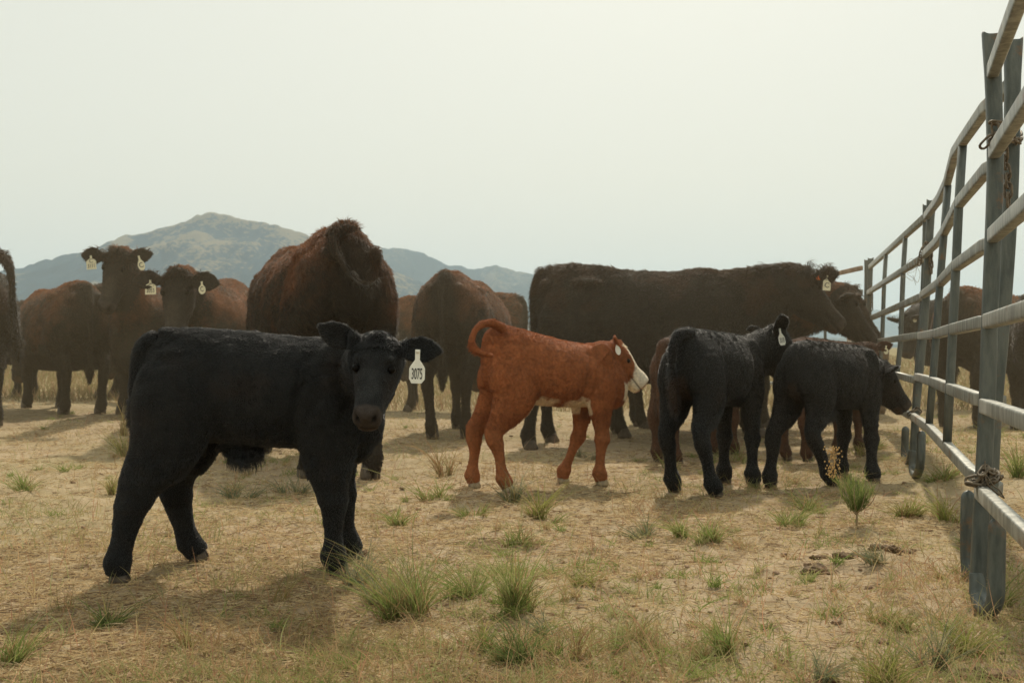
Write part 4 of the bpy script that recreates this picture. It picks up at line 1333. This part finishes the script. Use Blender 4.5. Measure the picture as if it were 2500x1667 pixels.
wire('tie_wire', 'thin bent wire twisted over the low chain on the near post', 'wire',
     [[(2405, 1125, 2.93), (2406, 1150, 2.92), (2410, 1180, 2.92), (2430, 1200, 2.95), (2450, 1215, 2.95)], [(2408, 1160, 2.92), (2425, 1185, 2.92), (2440, 1196, 2.92), (2452, 1216, 2.92)]], .0022, M['chain'])

# ------------------------------------------------------------------ grasses
def strands(name, P0_, dirs, lens, curl, rad, cols, mat, npt=4, rootz=True):
    n = len(P0_)
    t = np.linspace(0, 1, npt)
    pts = P0_[:, None, :] + dirs[:, None, :] * (lens[:, None] * t[None, :])[:, :, None] + curl[:, None, :] * (lens[:, None] * t[None, :] ** 2)[:, :, None]
    hc = bpy.data.hair_curves.new(name)
    hc.add_curves([npt] * n)
    hc.position_data.foreach_set('vector', pts.astype(np.float32).ravel())
    ra = hc.attributes.get('radius') or hc.attributes.new('radius', 'FLOAT', 'POINT')
    prof = np.clip(1.05 - t ** 1.6, .12, 1)
    ra.data.foreach_set('value', (rad[:, None] * prof[None, :]).astype(np.float32).ravel())
    set_col(hc, cols, 'col', 'CURVE')
    o = bpy.data.objects.new(name, hc)
    COL.objects.link(o)
    hc.materials.append(mat)
    return o

def scatter(n, d0, d1, pw, spread, rg):
    u_ = rg.random(n)
    e = 1 - pw
    d = (d0 ** e + u_ * (d1 ** e - d0 ** e)) ** (1 / e)
    x = (rg.random(n) * 2 - 1) * (d * spread + .6)
    return x, d

def palette(n, cols, rg, jit=.2):
    c = np.array(cols)[rg.integers(0, len(cols), n)]
    return c * (1 - jit + 2 * jit * rg.random((n, 1)))

STRAW = [(.58, .44, .25), (.50, .37, .20), (.66, .54, .34), (.36, .25, .14), (.56, .45, .27), (.22, .15, .09)]
DRY = [(.50, .40, .21), (.44, .35, .18), (.34, .31, .13), (.52, .36, .20), (.46, .28, .17)]
GREEN_ = [(.24, .29, .085), (.19, .25, .07), (.30, .33, .11)]
rg = np.random.default_rng(5)
# lying straw
n = 260000
x, y = scatter(n, 1.7, 13, 1.8, .62, rg)
dens = fbm(np.stack([x * .9, y * .9, x * 0], 1), 3, 71)
keep = rg.random(n) < np.clip((dens - .30) * 3.2, .22, 1)
x, y = x[keep], y[keep]; n = len(x)
z = fine_ground(x, y) + .003 + .006 * rg.random(n)
a = rg.random(n) * 2 * math.pi
dr = np.stack([np.cos(a), np.sin(a), rg.normal(0, .10, n)], 1)
a2 = a + math.pi / 2
cu = np.stack([np.cos(a2), np.sin(a2), a * 0], 1) * rg.normal(0, .25, n)[:, None]
o = strands('straw_litter', np.stack([x, y, z], 1), dr, (.012 + .045 * rg.random(n) ** 2) * (1 + y * .06), cu, (.0006 + .0007 * rg.random(n)) * (1 + y * .10), palette(n, STRAW, rg), M['blade'], 3)
tag(o, 'trampled straw and dead stems lying over the dirt', 'straw', kind='stuff')
# standing dry grass, sparse and patchy
n = 130000
x, y = scatter(n, 1.7, 15, 1.75, .62, rg)
dens = fbm(np.stack([x * 1.3, y * 1.3, x * 0], 1), 4, 81) + .13 * sstep((x / y - .22) * 3) - .04 * ((x / y < .1) & (y < 4.5))
keep = rg.random(n) < np.clip((dens - .48) * 4, .04, .7)
x, y = x[keep], y[keep]; n = len(x)
cell = fbm(np.stack([x * 30, y * 30, x * 0], 1), 1, 85)
z = fine_ground(x, y) - .002
dr = np.stack([rg.normal(0, .40, n), rg.normal(0, .40, n), np.ones(n)], 1)
cu = np.stack([rg.normal(0, .5, n), rg.normal(0, .5, n), -.35 * rg.random(n)], 1)
red = fbm(np.stack([x * .8 + 9, y * .8, x * 0], 1), 2, 87)
cc = palette(n, DRY, rg)
cc = cc * (1 - .5 * (red > .55)[:, None]) + np.array((.36, .19, .11)) * .5 * (red > .55)[:, None]
gn = fbm(np.stack([x * .9 + 4, y * .9, x * 0], 1), 3, 89)[:, None]
gk = np.clip((gn - .50 + .10 * sstep((x / y - .22) * 3)[:, None] + .05 * sstep((y - 4.5) / 2)[:, None]) * 5, 0, .8) * (rg.random((n, 1)) > .3)
cc = cc * (1 - gk) + np.array((.26, .30, .11)) * gk
o = strands('dry_grass', np.stack([x, y, z], 1), dr, (.012 + .075 * rg.random(n) ** 3) * (.6 + .9 * cell), cu, (.0006 + .0006 * rg.random(n)) * (1 + y * .10), cc, M['blade'], 4)
tag(o, 'thin dry grass sprouting in patches over the dirt', 'grass', kind='stuff')
# countless small green sprigs in broken clumps
k = 2600
cx, cy = scatter(k, 1.8, 13, 1.6, .62, rg)
dn = fbm(np.stack([cx * .8 + 3, cy * .8, cx * 0], 1), 3, 91) + .12 * sstep((cx / cy - .2) * 3)
kp = rg.random(k) < np.clip((dn - .42) * 5, .05, 1)
cx, cy = cx[kp], cy[kp]; k = len(cx)
ci = np.repeat(np.arange(k), rg.integers(8, 46, k)); n = len(ci)
sp = (.008 + .045 * rg.random(k) ** 2)[ci]
x = cx[ci] + rg.normal(0, 1, n) * sp; y = cy[ci] + rg.normal(0, 1, n) * sp
z = fine_ground(x, y) - .002
dr = np.stack([rg.normal(0, .5, n), rg.normal(0, .5, n), np.ones(n)], 1)
cu = np.stack([rg.normal(0, .5, n), rg.normal(0, .5, n), -.5 * rg.random(n)], 1)
hue = rg.random(k)[ci][:, None]
cc = np.where(hue < .45, palette(n, GREEN_, rg), np.where(hue < .7, palette(n, [(.33, .34, .14), (.40, .38, .18)], rg), palette(n, DRY, rg)))
o = strands('green_sprigs', np.stack([x, y, z], 1), dr, (.012 + .045 * rg.random(n) ** 1.5) * (.5 + 1.0 * rg.random(k)[ci]), cu, (.0007 + .0004 * rg.random(n)) * (1 + y * .09), cc, M['blade'], 4)
tag(o, 'low broken sprigs of green and dead grass all over the dirt', 'grass', kind='stuff')
# taller single stalks
n = 2600
x, y = scatter(n, 1.8, 9, 1.5, .62, rg)
z = fine_ground(x, y) - .002
dr = np.stack([rg.normal(0, .22, n), rg.normal(0, .22, n), np.ones(n)], 1)
cu = np.stack([rg.normal(0, .25, n), rg.normal(0, .25, n), -.12 * rg.random(n)], 1)
o = strands('dry_stalks', np.stack([x, y, z], 1), dr, .04 + .11 * rg.random(n) ** 1.5, cu, (.0007 + .0005 * rg.random(n)) * (1 + y * .08), palette(n, DRY + [(.34, .36, .16), (.44, .24, .15)], rg), M['blade'], 5)
tag(o, 'single tall dry stalks standing here and there', 'grass', kind='stuff')
# the plain beyond
n = 60000
x, y = scatter(n, 12, 90, 1.5, .62, rg)
z = fine_ground(x, y)
dr = np.stack([rg.normal(0, .4, n), rg.normal(0, .4, n), np.ones(n)], 1)
o = strands('plain_grass', np.stack([x, y, z], 1), dr, .06 + .12 * rg.random(n), dr * 0, (.002 + .002 * rg.random(n)) * (y / 12), palette(n, DRY + [(.28, .26, .11)], rg) * .6, M['blade'], 3)
tag(o, 'yellow grass of the plain beyond the cattle', 'grass', kind='stuff')
# clods
rgp = np.random.default_rng(9)
def pebbles():
    S_ = Soup()
    for _ in range(700):
        d = float((1.8 ** -1 + rgp.random() * (9 ** -1 - 1.8 ** -1)) ** -1)
        xx = (rgp.random() * 2 - 1) * (d * .6)
        r_ = .003 + .011 * rgp.random() ** 2
        c = np.array((xx, d, ground_z(xx, d) + r_ * .2))
        th = np.linspace(0, 2 * math.pi, 7, endpoint=False)
        rs = []
        for k in (1, 2, 3):
            a = math.pi * k / 4
            jj = 1 + rgp.normal(0, .22, 7)
            rs.append(c + np.stack([r_ * 1.3 * np.cos(th) * math.sin(a) * jj, r_ * np.sin(th) * math.sin(a) * jj, np.full(7, r_ * .7 * math.cos(a)) * jj], 1))
        S_.rings(rs)
    return S_.mesh('dirt_clods')
M['clod'] = principled('clods', (.27, .18, .11), .95, noise=(9, .5, 4))
o = obj('dirt_clods', pebbles(), M['clod']); o.data.polygons.foreach_set('use_smooth', np.zeros(len(o.data.polygons), bool))
tag(o, 'small clods and pebbles scattered on the dirt', 'dirt clods', kind='stuff')

GREEN = dict(g=[(.24, .29, .085), (.19, .25, .07), (.30, .33, .11), (.36, .34, .15)], y=[(.27, .28, .075), (.22, .26, .065), (.33, .31, .11), (.36, .30, .14)],
             d=[(.10, .15, .045), (.14, .19, .055), (.18, .22, .08)], b=[(.18, .205, .115), (.15, .18, .10), (.25, .25, .15), (.31, .28, .17)],
             t=[(.38, .29, .13), (.33, .26, .12), (.26, .24, .09), (.40, .24, .13)])
def tuft(px, py, h, w_, kind, n, label, lean=0.0, name='grass_tuft', cat='grass tuft', group='green grass tufts on the dirt'):
    d = CH * F / (py - HZ)
    x0 = (px - 1250) * d / F
    H_ = h * d / F; Wd = w_ * d / F
    rg = np.random.default_rng(int(px * 7 + py))
    root = np.array((x0, d, 0))
    # several shoots fanning from a few root points
    k = max(2, int(n / 26))
    cs = rg.normal(0, 1, (k, 2)) * np.array((Wd * .17, Wd * .14))
    ci = rg.integers(0, k, n)
    base = cs[ci] + rg.normal(0, .006, (n, 2))
    shoot = np.hstack([cs / (Wd * .5 + 1e-6) * .55 + rg.normal(0, .20, (k, 2)), np.ones((k, 1))])
    dr = shoot[ci] + np.hstack([rg.normal(0, .32, (n, 2)), np.zeros((n, 1))])
    sl_ = (.45 + .85 * rg.random(k))[ci]
    dr[:, 0] += lean
    dr *= np.array((min(1.2, Wd / (H_ + 1e-6) * .9), min(1.2, Wd / (H_ + 1e-6) * .9), 1))
    dr /= np.linalg.norm(dr, axis=1)[:, None]
    ln = 1.45 * H_ * (.25 + .85 * rg.random(n) ** 1.2) * sl_
    cu = np.stack([rg.normal(0, .30, n) + dr[:, 0] * .5, rg.normal(0, .30, n), -.08 - .36 * rg.random(n) ** 2], 1)
    P = np.hstack([base, np.zeros((n, 1))])
    zz = fine_ground(x0 + base[:, 0], d + base[:, 1])
    P[:, 2] = zz - .004
    cols = palette(n, GREEN[kind], rg, .22)
    dry_ = rg.random(n) < .22
    cols[dry_] = palette(int(dry_.sum()), GREEN['t'], rg)
    P[:, :2] += rg.normal(0, 1, (n, 2)) * Wd * .10 * (rg.random((n, 1)) > .6)
    o = strands(name, P, dr, ln, cu, np.full(n, (.0006 + .00022 * d)) * (.6 + .7 * rg.random(n)), cols, M['blade'], 5)
    o.location = (x0, d, 0)
    tag(o, label, cat, group)
    return o

TUFTS = [
 (63, 1203, 62, 75, 'g', 150, 'round green tuft at the left edge, left of the front calf\'s hind legs'),
 (307, 1122, 60, 45, 'y', 100, 'yellow-green tuft just behind the front calf\'s rump'),
 (275, 1209, 60, 40, 'y', 90, 'yellow-green tuft beside the front calf\'s hock'),
 (252, 1540, 70, 90, 'd', 190, 'dark green tuft in the front calf\'s shadow below its rear hoof'),
 (575, 1217, 45, 90, 'b', 120, 'grey-green tuft seen under the front calf\'s belly, left one'),
 (728, 1204, 50, 90, 'b', 120, 'grey-green tuft under the front calf, just behind its foreleg'),
 (669, 1480, 110, 60, 't', 26, 'few tall thin stems in front of the front calf\'s belly'),
 (20, 1625, 110, 110, 'g', 120, 'green and straw tuft in the bottom left corner'),
 (160, 1485, 60, 40, 't', 22, 'thin dry sprig left of the dark green tuft'),
 (464, 1575, 110, 90, 't', 40, 'loose dry stems below the front calf, bottom left'),
 (875, 1440, 105, 90, 'b', 130, 'feathery tuft against the front calf\'s front hoof'),
 (1000, 1505, 165, 115, 'g', 420, 'largest bushy green tuft, right of the front calf\'s hoof'),
 (930, 1480, 90, 90, 'b', 150, 'grey-green tuft joined to the left side of the largest tuft'),
 (981, 1280, 48, 110, 'g', 170, 'low wide green tuft between the front calf\'s legs and the red calf'),
 (1064, 1225, 62, 90, 'g', 110, 'V shaped green tuft left of the red calf\'s hind hooves'),
 (1085, 1160, 110, 60, 't', 70, 'tall pale seeding grass behind the red calf\'s hind leg'),
 (1249, 1236, 85, 42, 'b', 110, 'upright tuft standing over the red calf\'s hind hoof'),
 (1312, 1264, 80, 75, 'y', 150, 'yellow-green tuft in front of the red calf\'s belly'),
 (1160, 1262, 38, 80, 'g', 100, 'low tuft in the red calf\'s shadow'),
 (1345, 1284, 30, 90, 'g', 70, 'flattened green blades right of the yellow-green tuft'),
 (1260, 1335, 56, 55, 'g', 130, 'small round tuft alone on bare dirt in the middle'),
 (1158, 1466, 75, 90, 'g', 150, 'spreading tuft between the two big middle clumps'),
 (1264, 1508, 150, 80, 'g', 300, 'tall green clump in the middle foreground'),
 (1266, 1614, 100, 120, 'd', 220, 'dark rooted clump below the tall middle clump'),
 (1330, 1560, 60, 70, 'b', 70, 'sparse grey tuft right of the dark rooted clump'),
 (1180, 1590, 130, 24, 'y', 26, 'single tall seed stem left of the dark rooted clump'),
 (1418, 1434, 62, 90, 'y', 110, 'pale yellow-green tuft right of the middle clump'),
 (1579, 1308, 58, 90, 'b', 150, 'grey-green tuft in front of the black calf with raised head'),
 (1674, 1320, 66, 75, 'g', 150, 'green tuft between two tufts in front of the black calves'),
 (1735, 1330, 75, 85, 'g', 190, 'thick green tuft right of it on the dirt, in front of the black calves'),
 (1920, 1283, 66, 100, 'g', 180, 'round green tuft below the gap between the black calves'),
 (1985, 1245, 55, 110, 'g', 130, 'low green patch left of the flowering weed'),
 (2213, 1264, 68, 85, 'y', 180, 'yellow-green tuft between the weed and the near post'),
 (2278, 1186, 56, 75, 'g', 150, 'green tuft inside the bottom rail of the bent panel'),
 (2320, 1275, 80, 75, 'y', 130, 'olive tuft left of the near post\'s foot'),
 (2486, 1200, 85, 60, 'g', 130, 'green tuft at the right edge beyond the near post'),
 (2420, 1120, 50, 60, 'g', 90, 'green tuft behind the near double post'),
 (1776, 1590, 105, 70, 'g', 150, 'upright green tuft in the right foreground'),
 (1700, 1600, 80, 60, 't', 40, 'dry stems left of the upright foreground tuft'),
 (2015, 1497, 34, 110, 'g', 90, 'flattened green blades right of centre, below the dung line'),
 (2146, 1520, 66, 65, 'y', 110, 'pale tuft above the flattened blades near the fence'),
 (2205, 1535, 55, 120, 'g', 150, 'spreading green tuft near the bottom right'),
 (2365, 1583, 85, 130, 'y', 220, 'bright green fan of grass at the right, below the fence foot'),
 (2165, 1672, 100, 150, 'y', 320, 'bright green clump cut by the bottom edge'),
 (2264, 1632, 105, 80, 'b', 120, 'blue-grey tuft beside the clump at the bottom edge'),
 (2000, 1650, 90, 90, 'b', 120, 'grey tuft left of the clump at the bottom edge'),
 (2420, 1478, 75, 90, 'g', 110, 'grass growing around the fence foot'),
 (2340, 1420, 60, 90, 't', 70, 'dry grass against the left side of the fence foot'),
 (2150, 1390, 60, 80, 'b', 80, 'grey-green tuft around the dung heap'),
 (1540, 1560, 110, 60, 't', 40, 'reddish dry stems in the right middle foreground'),
 (1400, 1600, 90, 60, 't', 34, 'thin reddish stems at the bottom, right of the dark clump'),
 (300, 1090, 90, 40, 't', 40, 'tall straw stems behind the front calf\'s rump'),
 (2120, 1120, 45, 110, 'y', 130, 'green patch beneath the middle post'),
 (1800, 1130, 40, 120, 'g', 110, 'green patch between the legs of the two black calves'),
 (1420, 1120, 36, 120, 'b', 100, 'grey-green patch behind the red calf\'s forelegs'),
 (1650, 1150, 36, 60, 'g', 60, 'small tuft left of the raised-head calf\'s hind hoof'),
]
for (px, py, h, w_, kd, n, lab) in TUFTS:
    tuft(px, py, h, w_, kd, n, lab)
# flowering weed: bushy, with a stalk and dry flower heads
def weed(px, py):
    d = CH * F / (py - HZ); x0 = (px - 1250) * d / F; z0 = ground_z(x0, d)
    root = empty('flowering_weed', (x0, d, z0))
    tag(root, 'bushy green weed on a bare stalk with dry yellow flower heads, ', 'weed')
    S_ = Soup(); S_.limb([(0, 0, -.01, .006, .006), (.002, 0, .05, .005, .005), (-.004, 0, .10, .004, .004)], n=7, m=3)
    for k in range(9):
        a = k * 2.4; r_ = .05 + .03 * (k % 3)
        S_.limb([(0, 0, .05 + .004 * k, .003, .003), (r_ * math.cos(a) * .6, r_ * math.sin(a) * .6, .11, .0022, .0022), (r_ * math.cos(a), r_ * math.sin(a), .20, .0014, .0014)], n=5, m=3)
    obj('stem', S_.mesh('stem'), principled('weed_stem', (.28, .21, .12), .8), root)
    rg = np.random.default_rng(3)
    n = 800
    t = rg.random(n); a = rg.random(n) * 6.283; br = rg.integers(0, 14, n); a = br * 2.4 + rg.normal(0, .22, n); rr = (.012 + .075 * (br % 5 + 1) / 5) * (.30 + .85 * t) + rg.normal(0, .006, n)
    P = np.stack([rr * np.cos(a), rr * np.sin(a), .07 + .17 * t * (.5 + .5 * ((br * 7) % 5) / 4)], 1)
    dr = np.stack([np.cos(a) * .35 + rg.normal(0, .45, n), np.sin(a) * .35 + rg.normal(0, .45, n), .8 + rg.random(n)], 1)
    o = strands('leaves', P, dr, .018 + .03 * rg.random(n), dr * 0, np.full(n, .0012), palette(n, GREEN['d'] + GREEN['g'], rg), M['blade'], 3)
    o.parent = root
    S_ = Soup()
    rgq = random.Random(4)
    for k in range(4):
        bx = -.10 - .03 * k + .02
        S_.limb([(-.03 - .01 * k, -.01, .17, .0012, .0012), (-.09 - .02 * k, -.015, .27, .001, .001), (-.13 + .012 * k, -.02, .37 - .012 * k, .0008, .0008)], n=5, m=3)
    obj('flower_stalk', S_.mesh('flower_stalk'), principled('flower_stalk', (.42, .30, .14), .8), root)
    S_ = Soup()
    for k in range(110):
        zz = .24 + .15 * rgq.random()
        S_.blob((-.125 + rgq.gauss(0, .020), -.02 + rgq.gauss(0, .015), zz), (.0034, .0034, .0045), 6)
    obj('flower_heads', S_.mesh('flower_heads'), principled('flower_heads', (.55, .36, .15), .9), root)
weed(2091, 1290)
bpy.data.objects['flowering_weed'].scale = (.86, .86, .88)

# dung heaps
def dung(label, px, py, w_, h_, sd_):
    d = CH * F / (py - HZ); x0 = (px - 1250) * d / F
    rgq = random.Random(sd_)
    S_ = Soup()
    root = (x0, d)
    for k in range(26):
        x = rgq.gauss(0, w_ * .38); y = rgq.gauss(0, w_ * .18); r_ = rgq.uniform(.006, .02)
        S_.blob((x, y, ground_z(x0 + x, d + y) + r_ * .3), (r_ * rgq.uniform(.8, 1.8), r_ * 1.1, r_ * rgq.uniform(.4, h_)), 9)
    me = S_.mesh('dung_heap')
    co = np.empty(len(me.vertices) * 3, np.float32); me.vertices.foreach_get('co', co); co = co.reshape(-1, 3)
    co += ((np.stack([vnoise(co * 90, 1), vnoise(co * 90, 2), vnoise(co * 90, 3)], 1) - .5) * .014).astype(np.float32)
    me.vertices.foreach_set('co', co.ravel()); me.update()
    o = obj('dung_heap', me, M['dung']); o.location = (x0, d, 0)
    tag(o, label, 'dung')
dung('broken brown dung in front of the near post, right end of the line', 2175, 1355, .10, 1.3, 1)
dung('crumbled dung line left of the upright pieces near the fence', 2060, 1370, .12, .7, 2)
dung('small dark dung lump, leftmost of the three pieces', 1985, 1395, .05, 1.0, 3)
dung('dark dung clod in the bottom right corner', 2440, 1655, .10, 1.2, 4)
dung('dark clod just behind the front calf\'s front hoof', 876, 1366, .02, .9, 5)
# long dry twig bottom right
wire('twig', 'long pale dry twig lying across the bottom right grass', 'twig', [[(2175, 1642, 2.40), (2220, 1612, 2.47), (2290, 1585, 2.55), (2370, 1560, 2.63), (2395, 1540, 2.68)]], .0022, principled('twig', (.42, .30, .19), .8))

# ------------------------------------------------------------------ airborne dust and haze
def volume_box(name, lo, hi, color, dens, aniso, label, cat):
    V = [(x, y, z) for z in (lo[2], hi[2]) for x, y in ((lo[0], lo[1]), (hi[0], lo[1]), (hi[0], hi[1]), (lo[0], hi[1]))]
    Fc = [(0, 3, 2, 1), (4, 5, 6, 7), (0, 1, 5, 4), (1, 2, 6, 5), (2, 3, 7, 6), (3, 0, 4, 7)]
    m, nt = newmat(name)
    out = N(nt, 'ShaderNodeOutputMaterial')
    v = N(nt, 'ShaderNodeVolumePrincipled')
    v.inputs['Color'].default_value = (*color, 1)
    v.inputs['Density'].default_value = dens
    v.inputs['Anisotropy'].default_value = aniso
    nt.links.new(v.outputs[0], out.inputs['Volume'])
    o = obj(name, mesh_np(name, V, faces=Fc, smooth=False), m)
    tag(o, label, cat, kind='stuff')
volume_box('haze', (-9800, -9800, -6), (9800, 9900, 560), (.60, .79, .96), 1.25e-4, .2, 'thin summer smoke haze over the whole plain', 'haze')
volume_box('dust', (-14, 4.7, -.5), (14, 10.5, 2.6), (.95, .82, .58), .0108, .35, 'pale dust hanging around the herd', 'dust')
